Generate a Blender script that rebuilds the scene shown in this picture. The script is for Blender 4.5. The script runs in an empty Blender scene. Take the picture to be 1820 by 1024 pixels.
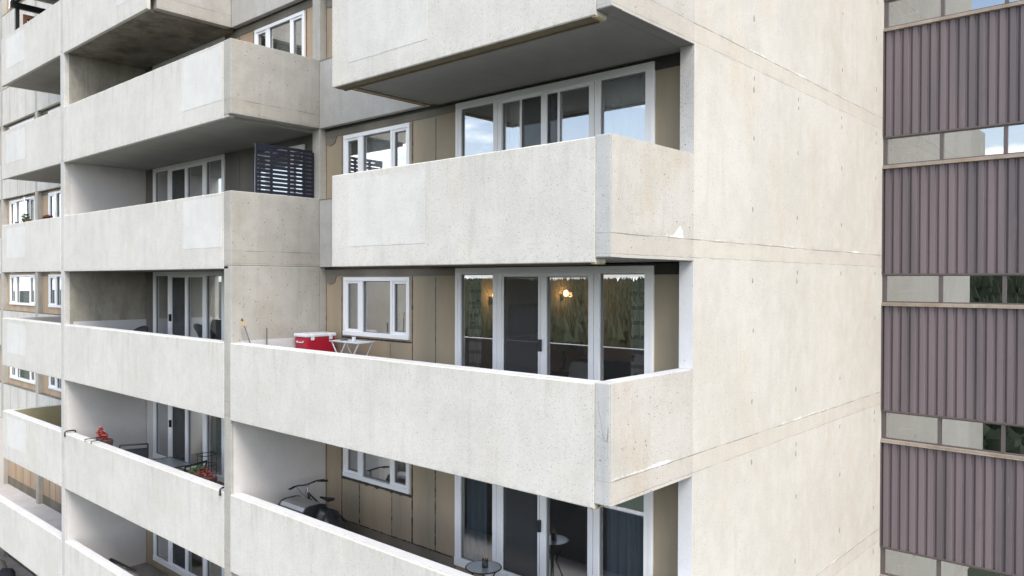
import bpy, bmesh, math, random
from mathutils import Vector, Matrix
R = math.radians
random.seed(7)
S = bpy.context.scene
COL = S.collection

# ------------------------------------------------------------------ camera
YAW, PITCH, ROLL, FPX = 0.7301, -0.0093, -0.0027, 1376.08
cam = bpy.data.objects.new('camera', bpy.data.cameras.new('camera'))
COL.objects.link(cam)
R0 = Vector((math.cos(YAW), math.sin(YAW), 0)); F0 = Vector((-math.sin(YAW), math.cos(YAW), 0)); Z0 = Vector((0, 0, 1))
FW = F0*math.cos(PITCH)+Z0*math.sin(PITCH); U0 = -F0*math.sin(PITCH)+Z0*math.cos(PITCH)
RT = R0*math.cos(ROLL)-U0*math.sin(ROLL); UP = R0*math.sin(ROLL)+U0*math.cos(ROLL)
M = Matrix.Identity(4)
for i in range(3):
    M[i][0], M[i][1], M[i][2] = RT[i], UP[i], -FW[i]
M.translation = Vector((4.7666, -6.916, -0.2584))
cam.matrix_world = M
cam.data.sensor_width = 36; cam.data.lens = FPX/1820*36
cam.data.clip_start = 0.1; cam.data.clip_end = 4000
S.camera = cam

# ------------------------------------------------------------------ world and sun
SUN_EL, SUN_AZ = R(48), R(66)        # azimuth measured from -Y (towards the camera side) round to +X
W = bpy.data.worlds.new('World'); S.world = W; W.use_nodes = True
wn, wl = W.node_tree.nodes, W.node_tree.links
bg = wn['Background']
sky = wn.new('ShaderNodeTexSky'); sky.sky_type = 'NISHITA'; sky.sun_disc = False
sky.sun_elevation = SUN_EL; sky.sun_rotation = math.pi-SUN_AZ; sky.air_density = 1.0; sky.dust_density = 1.5
geo = wn.new('ShaderNodeTexCoord'); sep = wn.new('ShaderNodeSeparateXYZ'); wl.new(geo.outputs['Generated'], sep.inputs[0])
def wmath(op, a, b=None):
    n = wn.new('ShaderNodeMath'); n.operation = op
    for i, v in enumerate((a, b)):
        if v is None: continue
        if isinstance(v, (int, float)): n.inputs[i].default_value = v
        else: wl.new(v, n.inputs[i])
    return n.outputs[0]
den = wmath('MAXIMUM', wmath('ADD', sep.outputs[2], 0.12), 0.05)
cmb = wn.new('ShaderNodeCombineXYZ')
wl.new(wmath('DIVIDE', sep.outputs[0], den), cmb.inputs[0]); wl.new(wmath('DIVIDE', sep.outputs[1], den), cmb.inputs[1])
cn = wn.new('ShaderNodeTexNoise'); cn.inputs['Scale'].default_value = 0.9; cn.inputs['Detail'].default_value = 8; cn.inputs['Roughness'].default_value = 0.52
wl.new(cmb.outputs[0], cn.inputs['Vector'])
cr = wn.new('ShaderNodeValToRGB'); cr.color_ramp.elements[0].position = 0.46; cr.color_ramp.elements[1].position = 0.57
wl.new(cn.outputs[0], cr.inputs[0])
mx = wn.new('ShaderNodeMix'); mx.data_type = 'RGBA'
hz = wn.new('ShaderNodeMapRange'); hz.interpolation_type = 'SMOOTHSTEP'; hz.inputs[1].default_value = 0.42; hz.inputs[2].default_value = 0.0
hz.inputs[3].default_value = 0.0; hz.inputs[4].default_value = 0.34; wl.new(sep.outputs[2], hz.inputs[0])
wl.new(wmath('MAXIMUM', cr.outputs[0], hz.outputs[0]), mx.inputs[0]); wl.new(sky.outputs[0], mx.inputs[6]); mx.inputs[7].default_value = (10.4, 10.4, 10.6, 1)
wl.new(mx.outputs[2], bg.inputs[0]); bg.inputs[1].default_value = 0.13
sd = bpy.data.lights.new('sun', 'SUN'); sd.energy = 1.5; sd.angle = R(25); sd.color = (1, 0.93, 0.83)
sun = bpy.data.objects.new('sun', sd); COL.objects.link(sun)
sdir = Vector((math.sin(SUN_AZ)*math.cos(SUN_EL), -math.cos(SUN_AZ)*math.cos(SUN_EL), math.sin(SUN_EL)))
sun.rotation_euler = sdir.to_track_quat('Z', 'Y').to_euler(); sun.location = sdir*60
S.render.engine = 'CYCLES'
S.view_settings.view_transform = 'Standard'; S.view_settings.look = 'None'
S.view_settings.gamma = 1; S.view_settings.exposure = 1.08
S.cycles.max_bounces = 10; S.cycles.transparent_max_bounces = 16; S.cycles.diffuse_bounces = 5

# ------------------------------------------------------------------ object helpers
def tag(o, label=None, cat=None, group=None, kind=None):
    if label: o['label'] = label
    if cat: o['category'] = cat
    if group: o['group'] = group
    if kind: o['kind'] = kind
    return o
def thing(name, label, cat, loc=(0, 0, 0), rz=0, group=None):
    o = bpy.data.objects.new(name, None); COL.objects.link(o); o.empty_display_size = 0.2
    o.location = loc; o.rotation_euler = (0, 0, rz)
    return tag(o, label, cat, group)
class MB:
    """collects shapes and links them as one mesh object"""
    def __init__(s): s.v = []; s.f = []; s.sm = []
    def add(s, vs, fs, smooth=False):
        b = len(s.v); s.v += [tuple(v) for v in vs]; s.f += [tuple(b+i for i in f) for f in fs]; s.sm += [smooth]*len(fs)
        return s
    def box(s, x0, x1, y0, y1, z0, z1):
        vs = [(x, y, z) for z in (z0, z1) for y in (y0, y1) for x in (x0, x1)]
        return s.add(vs, [(0, 2, 3, 1), (4, 5, 7, 6), (0, 1, 5, 4), (2, 6, 7, 3), (0, 4, 6, 2), (1, 3, 7, 5)])
    def obox(s, c, size, rot):
        h = Vector(size)/2
        vs = [Vector(c)+rot@Vector((a*h.x, b*h.y, d*h.z)) for d in (-1, 1) for b in (-1, 1) for a in (-1, 1)]
        return s.add(vs, [(0, 2, 3, 1), (4, 5, 7, 6), (0, 1, 5, 4), (2, 6, 7, 3), (0, 4, 6, 2), (1, 3, 7, 5)])
    def tube(s, pts, r, n=8, closed=False, flat=1.0):
        pts = [Vector(p) for p in pts]; m = len(pts); rs = r if isinstance(r, (list, tuple)) else [r]*m
        rings = []; ref = None
        for i, p in enumerate(pts):
            if closed: d = pts[(i+1) % m]-pts[i-1]
            else: d = pts[min(i+1, m-1)]-pts[max(i-1, 0)]
            d.normalize()
            if ref is None: ref = Vector((0, 0, 1)) if abs(d.z) < 0.9 else Vector((1, 0, 0))
            a = d.cross(ref).normalized(); b = a.cross(d).normalized(); ref = b
            rings.append([p+a*math.cos(2*math.pi*k/n)*rs[i]+b*math.sin(2*math.pi*k/n)*rs[i]*flat for k in range(n)])
        vs = [v for g in rings for v in g]; fs = []
        for i in range(m if closed else m-1):
            j = (i+1) % m
            fs += [(i*n+k, i*n+(k+1) % n, j*n+(k+1) % n, j*n+k) for k in range(n)]
        s.add(vs, fs, True)
        if not closed:
            s.add(rings[0], [tuple(range(n))[::-1]]); s.add(rings[-1], [tuple(range(n))])
        return s
    def bar(s, a, b, r, n=8): return s.tube([a, b], r, n)
    def lathe(s, c, prof, n=20):
        vs = []; fs = []
        for (r, z) in prof: vs += [(c[0]+r*math.cos(2*math.pi*k/n), c[1]+r*math.sin(2*math.pi*k/n), c[2]+z) for k in range(n)]
        for i in range(len(prof)-1): fs += [(i*n+k, i*n+(k+1) % n, (i+1)*n+(k+1) % n, (i+1)*n+k) for k in range(n)]
        s.add(vs, fs, True)
        s.add(vs[:n], [tuple(range(n))[::-1]]); s.add(vs[-n:], [tuple(range(n))])
        return s
    def prism(s, pts, axis, a, b):
        """2-D outline extruded along an axis from a to b"""
        def mk(p, t): return {'X': (t, p[0], p[1]), 'Y': (p[0], t, p[1]), 'Z': (p[0], p[1], t)}[axis]
        n = len(pts); vs = [mk(p, a) for p in pts]+[mk(p, b) for p in pts]
        return s.add(vs, [tuple(range(n))[::-1], tuple(range(n, 2*n))]+[(i, (i+1) % n, n+(i+1) % n, n+i) for i in range(n)])
    def build(s, name, mat, parent=None, bevel=0, seg=2):
        me = bpy.data.meshes.new(name); me.from_pydata(s.v, [], s.f); me.update()
        me.polygons.foreach_set('use_smooth', s.sm)
        bm = bmesh.new(); bm.from_mesh(me); bmesh.ops.recalc_face_normals(bm, faces=bm.faces); bm.to_mesh(me); bm.free()
        o = bpy.data.objects.new(name, me); COL.objects.link(o)
        if mat: me.materials.append(mat)
        if parent: o.parent = parent
        if bevel:
            m = o.modifiers.new('bevel', 'BEVEL'); m.width = bevel; m.segments = seg; m.limit_method = 'ANGLE'; m.angle_limit = R(40)
        return o
def copy_tree(o, parent=None):
    c = o.copy(); COL.objects.link(c); c.parent = parent
    for ch in list(o.children): copy_tree(ch, c)
    return c

# ------------------------------------------------------------------ materials
class NT:
    def __init__(s, name):
        s.m = bpy.data.materials.new(name); s.m.use_nodes = True; s.n = s.m.node_tree.nodes; s.l = s.m.node_tree.links
        s.b = s.n['Principled BSDF']; s.g = s.n.new('ShaderNodeNewGeometry'); s.pos = s.g.outputs['Position']
    def set(s, inp, v):
        if isinstance(v, (int, float)): inp.default_value = v
        elif isinstance(v, (tuple, list)): inp.default_value = tuple(v)+((1,) if len(v) == 3 and len(inp.default_value) == 4 else ())
        else: s.l.new(v, inp)
    def math(s, op, a, b=0.0, c=None, clamp=False):
        n = s.n.new('ShaderNodeMath'); n.operation = op; n.use_clamp = clamp
        s.set(n.inputs[0], a); s.set(n.inputs[1], b)
        if c is not None: s.set(n.inputs[2], c)
        return n.outputs[0]
    def scale(s, v, xyz):
        n = s.n.new('ShaderNodeVectorMath'); n.operation = 'MULTIPLY'; s.set(n.inputs[0], v); n.inputs[1].default_value = xyz
        return n.outputs[0]
    def noise(s, v, scale, detail=4, rough=0.55, out=0):
        n = s.n.new('ShaderNodeTexNoise'); s.set(n.inputs['Vector'], v); n.inputs['Scale'].default_value = scale
        n.inputs['Detail'].default_value = detail; n.inputs['Roughness'].default_value = rough
        return n.outputs[out]
    def voro(s, v, scale, feat='F1'):
        n = s.n.new('ShaderNodeTexVoronoi'); n.feature = feat; s.set(n.inputs['Vector'], v); n.inputs['Scale'].default_value = scale
        return n.outputs
    def ramp(s, v, a, b, lo=0.0, hi=1.0):
        n = s.n.new('ShaderNodeMapRange'); n.clamp = True; n.interpolation_type = 'SMOOTHSTEP'
        s.set(n.inputs[0], v); n.inputs[1].default_value = a; n.inputs[2].default_value = b; n.inputs[3].default_value = lo; n.inputs[4].default_value = hi
        return n.outputs[0]
    def mix(s, f, a, b, mode='MIX'):
        n = s.n.new('ShaderNodeMix'); n.data_type = 'RGBA'; n.blend_type = mode
        s.set(n.inputs[0], f); s.set(n.inputs[6], a); s.set(n.inputs[7], b); return n.outputs[2]
    def sep(s, v):
        n = s.n.new('ShaderNodeSeparateXYZ'); s.l.new(v, n.inputs[0]); return n.outputs
    def bump(s, h, strength=0.3, dist=0.01):
        n = s.n.new('ShaderNodeBump'); n.inputs['Strength'].default_value = strength; n.inputs['Distance'].default_value = dist
        s.l.new(h, n.inputs['Height']); s.l.new(n.outputs[0], s.b.inputs['Normal'])
    def out(s, col, rough=0.8, **kw):
        s.set(s.b.inputs['Base Color'], col); s.set(s.b.inputs['Roughness'], rough)
        for k, v in kw.items(): s.set(s.b.inputs[k.replace('_', ' ')], v)
        return s.m
def plain(name, col, rough=0.5, metal=0.0, var=0.0, sc=20, **kw):
    t = NT(name)
    if var:
        c = t.mix(t.noise(t.pos, sc, 4), [x*(1-var) for x in col], [min(1, x*(1+var)) for x in col])
    else: c = col
    t.out(c, rough, Metallic=metal, **kw); return t.m

def concrete(name, a, b, speck=0.5, streak=0.4, stain=0.0, joints=0.0, effl=0.0, pits=0.35, stain_col=(0.12, 0.11, 0.08), bump=0.35, pink=0.35, spsc=38, k=0.86, drip=0.0, fine=0.30):
    t = NT(name); p = t.pos; a = [x*k for x in a]; b = [x*k for x in b]
    big = t.noise(p, 0.55, 5, 0.6); mid = t.noise(p, 3.2, 5, 0.6)
    col = t.mix(t.ramp(t.math('ADD', t.math('MULTIPLY', big, 0.6), t.math('MULTIPLY', mid, 0.4)), 0.36, 0.64), a, b)
    # faint warm rust bloom
    w = t.ramp(t.noise(t.scale(p, (1, 1, 0.5)), 1.1, 6, 0.65), 0.52, 0.72)
    col = t.mix(t.math('MULTIPLY', w, pink), col, (a[0]*1.0, a[1]*0.90, a[2]*0.77))
    # vertical weather streaks
    st = t.noise(t.scale(p, (1, 1, 0.09)), 4.5, 6, 0.65)
    col = t.mix(t.math('MULTIPLY', t.ramp(st, 0.50, 0.75), streak), col, [x*0.74 for x in a])
    st2 = t.noise(t.scale(p, (1, 1, 0.05)), 9, 4, 0.6)
    col = t.mix(t.math('MULTIPLY', t.ramp(st2, 0.56, 0.72), streak*0.5), col, [min(0.9, x*1.22) for x in b])
    # exposed aggregate: pale and dark grains
    vo = t.voro(p, spsc); vc = t.sep(vo['Color'])
    grain = t.math('MULTIPLY', t.ramp(vo['Distance'], 0.30, 0.16), t.ramp(vc[0], 0.50, 0.58))
    col = t.mix(t.math('MULTIPLY', grain, speck), col, [x*0.52 for x in a])
    grain2 = t.math('MULTIPLY', t.ramp(vo['Distance'], 0.40, 0.25), t.ramp(vc[1], 0.72, 0.78))
    col = t.mix(t.math('MULTIPLY', grain2, speck*0.35), col, [min(0.92, x*1.25) for x in b])
    fg = t.noise(p, 48, 3, 0.75)
    col = t.mix(t.math('MULTIPLY', t.ramp(fg, 0.46, 0.30), fine), col, [x*0.70 for x in a])
    col = t.mix(t.math('MULTIPLY', t.ramp(fg, 0.54, 0.70), fine), col, [min(.9, x*1.2) for x in b])
    if drip:   # dirt that rain has carried down from the coping
        zz0 = t.math('FLOORED_MODULO', t.sep(p)[2], 2.7)
        reach = t.math('MULTIPLY', t.ramp(t.noise(t.scale(p, (1, 0, 0)), 1.3, 6, 0.7), 0.40, 0.72), 0.95)
        dz = t.math('SUBTRACT', 1.33, zz0)
        fade = t.ramp(t.math('SUBTRACT', dz, reach), 0.05, -0.35)
        thr = t.ramp(t.noise(t.scale(p, (1, 1, 0.06)), 7, 6, 0.7), 0.44, 0.62)
        col = t.mix(t.math('MULTIPLY', t.math('MULTIPLY', fade, thr), drip*0.6), col, (0.36*k, 0.34*k, 0.285*k))
        low = t.math('MULTIPLY', t.ramp(zz0, 0.10, -0.06), t.ramp(t.noise(p, 5, 5, 0.7), 0.40, 0.65))
        col = t.mix(t.math('MULTIPLY', low, 0.4*drip), col, (0.33*k, 0.31*k, 0.26*k))
    # bug holes
    v2 = t.voro(p, 10); hole = t.math('MULTIPLY', t.ramp(v2['Distance'], 0.12, 0.07), t.ramp(t.sep(v2['Color'])[0], 0.66, 0.72))
    col = t.mix(t.math('MULTIPLY', hole, pits), col, [x*0.3 for x in a])
    h = t.math('SUBTRACT', t.math('ADD', t.math('MULTIPLY', mid, 0.6), t.math('MULTIPLY', t.noise(p, 55, 4), 0.5)), t.math('MULTIPLY', hole, 1.2))
    if stain:
        sn = t.noise(t.scale(p, (1, 1, 0.45)), 1.6, 8, 0.72)
        col = t.mix(t.math('MULTIPLY', t.ramp(sn, 0.42, 0.66), stain), col, stain_col)
    if joints:
        z = t.sep(p)[2]
        wob = t.math('MULTIPLY', t.math('SUBTRACT', t.noise(p, 2.0, 5), 0.5), 0.03)
        zz = t.math('FLOORED_MODULO', t.math('ADD', z, wob), 2.7)
        brk = t.ramp(t.noise(p, 2.6, 3), 0.40, 0.58)
        for zc, wd, am in ((0.26, 0.010, 0.75), (0.035, 0.007, 0.55)):
            d = t.math('ABSOLUTE', t.math('SUBTRACT', zz, zc))
            ln = t.math('MULTIPLY', t.math('MULTIPLY', t.ramp(d, wd, wd*0.4), am*joints), t.math('ADD', t.math('MULTIPLY', brk, 0.7), 0.3))
            col = t.mix(ln, col, [x*0.42 for x in a])
            h = t.math('SUBTRACT', h, t.math('MULTIPLY', ln, 1.4))
            hz = t.math('MULTIPLY', t.ramp(d, 0.10, 0.0), t.ramp(t.noise(p, 1.7, 6, 0.7), 0.50, 0.66))
            col = t.mix(t.math('MULTIPLY', hz, 0.30*joints), col, [x*0.62 for x in a])
        band = t.math('MULTIPLY', t.ramp(zz, 0.03, 0.045), t.ramp(zz, 0.265, 0.25))
        col = t.mix(t.math('MULTIPLY', band, 0.22*joints), col, (a[0]*1.0, a[1]*0.91, a[2]*0.82))
        if effl:
            d = t.math('ABSOLUTE', t.math('SUBTRACT', zz, 0.285))
            q = t.math('ADD', t.math('MULTIPLY', t.noise(p, 0.62, 2), 1.0), t.math('MULTIPLY', t.noise(p, 9, 5, 0.7), 0.45))
            e = t.ramp(t.math('SUBTRACT', q, t.math('MULTIPLY', d, 5.5)), 0.75, 0.86)
            col = t.mix(t.math('MULTIPLY', e, effl), col, (0.86, 0.87, 0.90))
    t.bump(h, bump, 0.012)
    return t.out(col, 0.88)

M_FRONT = concrete('front_concrete', (0.63, 0.615, 0.572), (0.715, 0.70, 0.658), speck=0.75, streak=0.38, pink=0.25, drip=0.4, pits=0.5)
M_SIDE = concrete('side_concrete', (0.575, 0.547, 0.495), (0.66, 0.633, 0.582), speck=0.65, streak=0.22, joints=1.0, effl=0.5, pink=0.5, pits=0.4)
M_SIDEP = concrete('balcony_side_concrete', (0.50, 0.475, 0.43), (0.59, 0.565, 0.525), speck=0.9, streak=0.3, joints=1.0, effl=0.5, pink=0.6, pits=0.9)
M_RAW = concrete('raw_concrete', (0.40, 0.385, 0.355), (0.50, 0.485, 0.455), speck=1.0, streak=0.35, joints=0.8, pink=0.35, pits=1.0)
M_FIN = concrete('fin_concrete', (0.52, 0.515, 0.50), (0.63, 0.625, 0.61), speck=0.7, streak=0.4, joints=0.5, pink=0.4, pits=0.6)
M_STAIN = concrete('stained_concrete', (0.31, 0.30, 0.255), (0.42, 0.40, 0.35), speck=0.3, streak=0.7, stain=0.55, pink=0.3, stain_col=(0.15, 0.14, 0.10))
M_CORNER = concrete('corner_concrete', (0.48, 0.485, 0.48), (0.58, 0.585, 0.58), speck=1.0, streak=0.4, joints=0.5, pink=0.2, pits=1.0)
M_SPAN = concrete('spandrel_concrete', (0.46, 0.45, 0.425), (0.56, 0.55, 0.525), speck=0.6, streak=0.35, pink=0.2)
M_SPANL = concrete('pale_spandrel_concrete', (0.60, 0.58, 0.53), (0.70, 0.685, 0.65), speck=0.3, streak=0.7, pink=0.4)
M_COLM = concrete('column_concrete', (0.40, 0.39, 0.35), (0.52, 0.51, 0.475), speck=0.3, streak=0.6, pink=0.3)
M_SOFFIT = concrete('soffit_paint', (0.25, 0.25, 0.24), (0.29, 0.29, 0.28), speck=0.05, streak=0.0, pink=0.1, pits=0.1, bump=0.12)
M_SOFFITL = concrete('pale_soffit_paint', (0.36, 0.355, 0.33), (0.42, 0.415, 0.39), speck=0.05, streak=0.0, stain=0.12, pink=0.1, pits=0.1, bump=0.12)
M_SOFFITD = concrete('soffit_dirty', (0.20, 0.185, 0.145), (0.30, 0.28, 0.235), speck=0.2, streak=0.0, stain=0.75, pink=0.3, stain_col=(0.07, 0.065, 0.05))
M_PATCHS = concrete('subtle_patch_render', (0.65, 0.64, 0.61), (0.745, 0.735, 0.705), speck=0.5, streak=0.2, pink=0.12, pits=0.2)
M_PATCH = concrete('patch_render', (0.68, 0.675, 0.655), (0.76, 0.755, 0.735), speck=0.25, streak=0.25, pink=0.12, pits=0.15, bump=0.25)
M_PAINT = concrete('painted_wall', (0.64, 0.63, 0.625), (0.70, 0.69, 0.685), speck=0.06, streak=0.1, pink=0.08, pits=0.25, bump=0.15)
M_FLOOR = concrete('deck_concrete', (0.50, 0.49, 0.50), (0.60, 0.59, 0.60), speck=0.2, streak=0.0, stain=0.12, pink=0.2, pits=0.1)
M_FLOORD = concrete('dark_deck_concrete', (0.22, 0.21, 0.20), (0.30, 0.285, 0.27), speck=0.2, streak=0.0, stain=0.5, pink=0.2, pits=0.1)
M_INNER = concrete('dark_inner_face', (0.13, 0.13, 0.135), (0.17, 0.17, 0.175), speck=0.1, streak=0.2, pink=0)  # parapet's inner side, toned much darker than its outer face
M_JAMB = concrete('white_jamb_paint', (0.74, 0.76, 0.80), (0.80, 0.82, 0.86), speck=0.1, streak=0.1, pink=0)
M_OLIVE = concrete('olive_wall_paint', (0.40, 0.37, 0.22), (0.47, 0.44, 0.28), speck=0.1, streak=0.1, pink=0.0)
M_SILL = concrete('white_cap_paint', (0.60, 0.61, 0.64), (0.68, 0.69, 0.72), speck=0.2, streak=0.0, pink=0.05, pits=0.4)
def panel_mat(name, a, b, dirt=0.25):
    t = NT(name); p = t.pos
    cell = t.noise(t.scale(p, (1.3, 1, 0.02)), 1.0, 0)
    col = t.mix(t.ramp(cell, 0.35, 0.65), a, b)
    col = t.mix(t.math('MULTIPLY', t.ramp(t.noise(t.scale(p, (1, 1, 0.2)), 3, 6, 0.65), 0.45, 0.75), dirt), col, (0.13, 0.115, 0.09))
    t.bump(t.noise(p, 60, 3), 0.08, 0.004)
    return t.out(col, 0.7)
M_PANEL = panel_mat('tan_panel', (0.29, 0.25, 0.18), (0.39, 0.31, 0.215))
M_PANELO = panel_mat('orange_panel', (0.42, 0.31, 0.21), (0.50, 0.37, 0.255), 0.3)
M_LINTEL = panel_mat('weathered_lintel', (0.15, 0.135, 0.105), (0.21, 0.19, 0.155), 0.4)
M_DARKP = panel_mat('dark_panel', (0.12, 0.115, 0.105), (0.17, 0.16, 0.145), 0.2)
M_SEAL = plain('sealant', (0.035, 0.032, 0.03), 0.7, var=0.4)
M_DOTS = plain('tie_hole_grout', (0.29, 0.275, 0.25), 0.9, var=0.3, sc=40)
t = NT('white_vinyl'); t.bump(t.noise(t.pos, 30, 2), 0.02, 0.002)
M_VINYL = t.out(t.mix(t.noise(t.scale(t.pos, (1, 1, 0.3)), 3, 4), (0.84, 0.855, 0.88), (0.88, 0.895, 0.92)), 0.35)
M_GASKET = plain('grey_gasket', (0.20, 0.21, 0.22), 0.5)
M_BRONZE = plain('bronze_frame', (0.10, 0.085, 0.085), 0.45, var=0.2)
M_WOOD = plain('formwork_timber', (0.42, 0.33, 0.20), 0.8, var=0.35, sc=14)
M_RIM = plain('weathered_rim_board', (0.15, 0.125, 0.08), 0.85, var=0.4, sc=9)
M_CLAYSILL = concrete('metal_sill', (0.30, 0.25, 0.21), (0.46, 0.40, 0.35), speck=0.1, streak=0.0, stain=0.35, pink=0.6, pits=0)
def glass(name, base=0.12, edge=0.85, tint=(1, 1, 1), rough=0.0):
    m = bpy.data.materials.new(name); m.use_nodes = True; n = m.node_tree.nodes; l = m.node_tree.links
    for x in list(n): n.remove(x)
    o = n.new('ShaderNodeOutputMaterial'); mixs = n.new('ShaderNodeMixShader'); tr = n.new('ShaderNodeBsdfTransparent'); gl = n.new('ShaderNodeBsdfGlossy')
    tr.inputs[0].default_value = (*tint, 1); gl.inputs['Roughness'].default_value = rough; gl.inputs[0].default_value = (0.97, 0.98, 1, 1)
    lw = n.new('ShaderNodeLayerWeight'); lw.inputs['Blend'].default_value = 0.5
    mr = n.new('ShaderNodeMapRange'); mr.inputs[1].default_value = 0; mr.inputs[2].default_value = 1; mr.inputs[3].default_value = base; mr.inputs[4].default_value = edge
    pw = n.new('ShaderNodeMath'); pw.operation = 'POWER'; pw.inputs[1].default_value = 2.5
    l.new(lw.outputs['Facing'], pw.inputs[0]); l.new(pw.outputs[0], mr.inputs[0]); l.new(mr.outputs[0], mixs.inputs[0])
    # old glazing is never flat: a faint waviness
    nz = n.new('ShaderNodeTexNoise'); nz.inputs['Scale'].default_value = 0.9; nz.inputs['Detail'].default_value = 2
    ge = n.new('ShaderNodeNewGeometry'); l.new(ge.outputs['Position'], nz.inputs['Vector'])
    bp = n.new('ShaderNodeBump'); bp.inputs['Strength'].default_value = 0.004; bp.inputs['Distance'].default_value = 0.01
    l.new(nz.outputs[0], bp.inputs['Height'])
    l.new(tr.outputs[0], mixs.inputs[1]); l.new(gl.outputs[0], mixs.inputs[2]); l.new(mixs.outputs[0], o.inputs[0])
    return m
M_GLASS = glass('window_glass', 0.33, 0.95, (0.95, 0.97, 0.97))
M_GLASSW = glass('wing_glass', 0.42, 0.95, (0.60, 0.66, 0.64))
def screen_mat():
    m = bpy.data.materials.new('insect_mesh'); m.use_nodes = True; n = m.node_tree.nodes; l = m.node_tree.links
    b = n['Principled BSDF']; b.inputs['Base Color'].default_value = (.07, .075, .08, 1); b.inputs['Roughness'].default_value = .8
    tr = n.new('ShaderNodeBsdfTransparent'); mi = n.new('ShaderNodeMixShader'); mi.inputs[0].default_value = .42
    l.new(tr.outputs[0], mi.inputs[1]); l.new(b.outputs[0], mi.inputs[2]); l.new(mi.outputs[0], n['Material Output'].inputs[0]); return m
M_SCREEN = screen_mat()
def curtain_mat(name, a, b, pat=None, transl=0.35):
    t = NT(name)
    col = t.mix(t.noise(t.scale(t.pos, (1, 1, 0.1)), 8, 3), a, b)
    if pat:
        vo = t.voro(t.scale(t.pos, (1, 0.2, 1)), 9)
        col = t.mix(t.ramp(vo['Distance'], 0.32, 0.22), col, pat)
        col = t.mix(t.ramp(t.math('FRACT', t.math('MULTIPLY', t.sep(t.pos)[2], 5.0)), 0.72, 0.76), col, [x*0.5 for x in a])
    t.out(col, 0.9)
    o = t.n['Material Output']; tl = t.n.new('ShaderNodeBsdfTranslucent'); t.set(tl.inputs[0], col); mxs = t.n.new('ShaderNodeMixShader')
    mxs.inputs[0].default_value = transl; t.l.new(t.b.outputs[0], mxs.inputs[1]); t.l.new(tl.outputs[0], mxs.inputs[2]); t.l.new(mxs.outputs[0], o.inputs[0])
    return t.m
M_CURW = curtain_mat('white_curtain', (0.80, 0.83, 0.86), (0.86, 0.89, 0.91))
M_CURG = curtain_mat('grey_curtain', (0.34, 0.34, 0.33), (0.44, 0.44, 0.43))
M_CURB = curtain_mat('blue_curtain', (0.26, 0.34, 0.42), (0.34, 0.43, 0.52))
M_CURC = curtain_mat('cream_curtain', (0.68, 0.70, 0.65), (0.78, 0.79, 0.74))
M_CURP = curtain_mat('patterned_curtain', (0.50, 0.46, 0.42), (0.58, 0.53, 0.48), (0.10, 0.09, 0.09))
M_ROOM = plain('room_wall', (0.42, 0.40, 0.37), 0.9, var=0.06, sc=3)
M_ROOMD = plain('room_wall_dark', (0.15, 0.145, 0.14), 0.9, var=0.1, sc=3)
M_BLACK = plain('black_metal', (0.018, 0.02, 0.024), 0.4, var=0.3)
M_NAVY = plain('navy_paint', (0.006, 0.009, 0.022), 0.45, var=0.3)
M_BRICKR = plain('red_brown_paint', (0.30, 0.13, 0.085), 0.6, var=0.25)
M_RED = plain('red_plastic', (0.42, 0.01, 0.03), 0.35, var=0.1)
M_WPLAST = plain('white_plastic', (0.72, 0.74, 0.78), 0.35, var=0.05)
M_ALU = plain('aluminium', (0.62, 0.64, 0.68), 0.35, 0.6, var=0.1)
M_STEEL = plain('brushed_steel', (0.36, 0.37, 0.39), 0.38, 0.8, var=0.1, sc=6)
M_YELLOW = plain('amber_plastic', (0.60, 0.33, 0.06), 0.45)
M_GREYPOLE = plain('grey_pole', (0.13, 0.13, 0.14), 0.5, var=0.2)
M_MESHF = plain('charcoal_sling', (0.035, 0.04, 0.055), 0.8, var=0.4, sc=60)
M_TGLASS = plain('frosted_table_glass', (0.20, 0.23, 0.25), 0.22, var=0.1)
M_PETAL = plain('red_petals', (0.36, 0.02, 0.018), 0.6, var=0.4, sc=30)
M_PETALP = plain('pink_petals', (0.62, 0.30, 0.30), 0.6, var=0.3, sc=30)
M_RUST = plain('dark_red_petals', (0.15, 0.022, 0.018), 0.7, var=0.4, sc=30)
M_LEAF = plain('leaf', (0.06, 0.11, 0.035), 0.6, var=0.5, sc=18)
M_POT = plain('brown_planter', (0.09, 0.045, 0.04), 0.7, var=0.3)
M_TARP = plain('grey_tarpaulin', (0.30, 0.29, 0.28), 0.75, var=0.3, sc=6)
M_TYRE = plain('tyre_rubber', (0.012, 0.012, 0.013), 0.8)
t = NT('lamp_bulb'); t.out((1, .6, .25), 0.5, Emission_Color=(1.0, 0.50, 0.16), Emission_Strength=9.0); M_BULB = t.m
t = NT('lamp_shade'); t.out((0.35, .30, .22), 0.8); M_SHADE = t.m
t = NT('ribbed_metal_paint'); p = t.pos
c_ = t.mix(t.ramp(t.noise(t.scale(p, (1.2, 1, 0.05)), 2.2, 2), 0.35, 0.65), (0.105, 0.092, 0.102), (0.165, 0.135, 0.148))
c_ = t.mix(t.math('MULTIPLY', t.ramp(t.noise(p, 2.3, 8, 0.75), 0.58, 0.70), 0.35), c_, (0.085, 0.072, 0.08))
c_ = t.mix(t.math('MULTIPLY', t.ramp(t.noise(t.scale(p, (3, 1, 0.25)), 4, 6, 0.7), 0.63, 0.72), 0.35), c_, (0.24, 0.22, 0.23))
c_ = t.mix(t.math('MULTIPLY', t.ramp(t.noise(t.scale(p, (2.5, 1, 14)), 1.6, 6, 0.75), 0.64, 0.70), 0.55), c_, (0.06, 0.05, 0.055))
t.bump(t.noise(p, 5, 4), 0.08, 0.01); M_CLAD = t.out(c_, 0.55)

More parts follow.
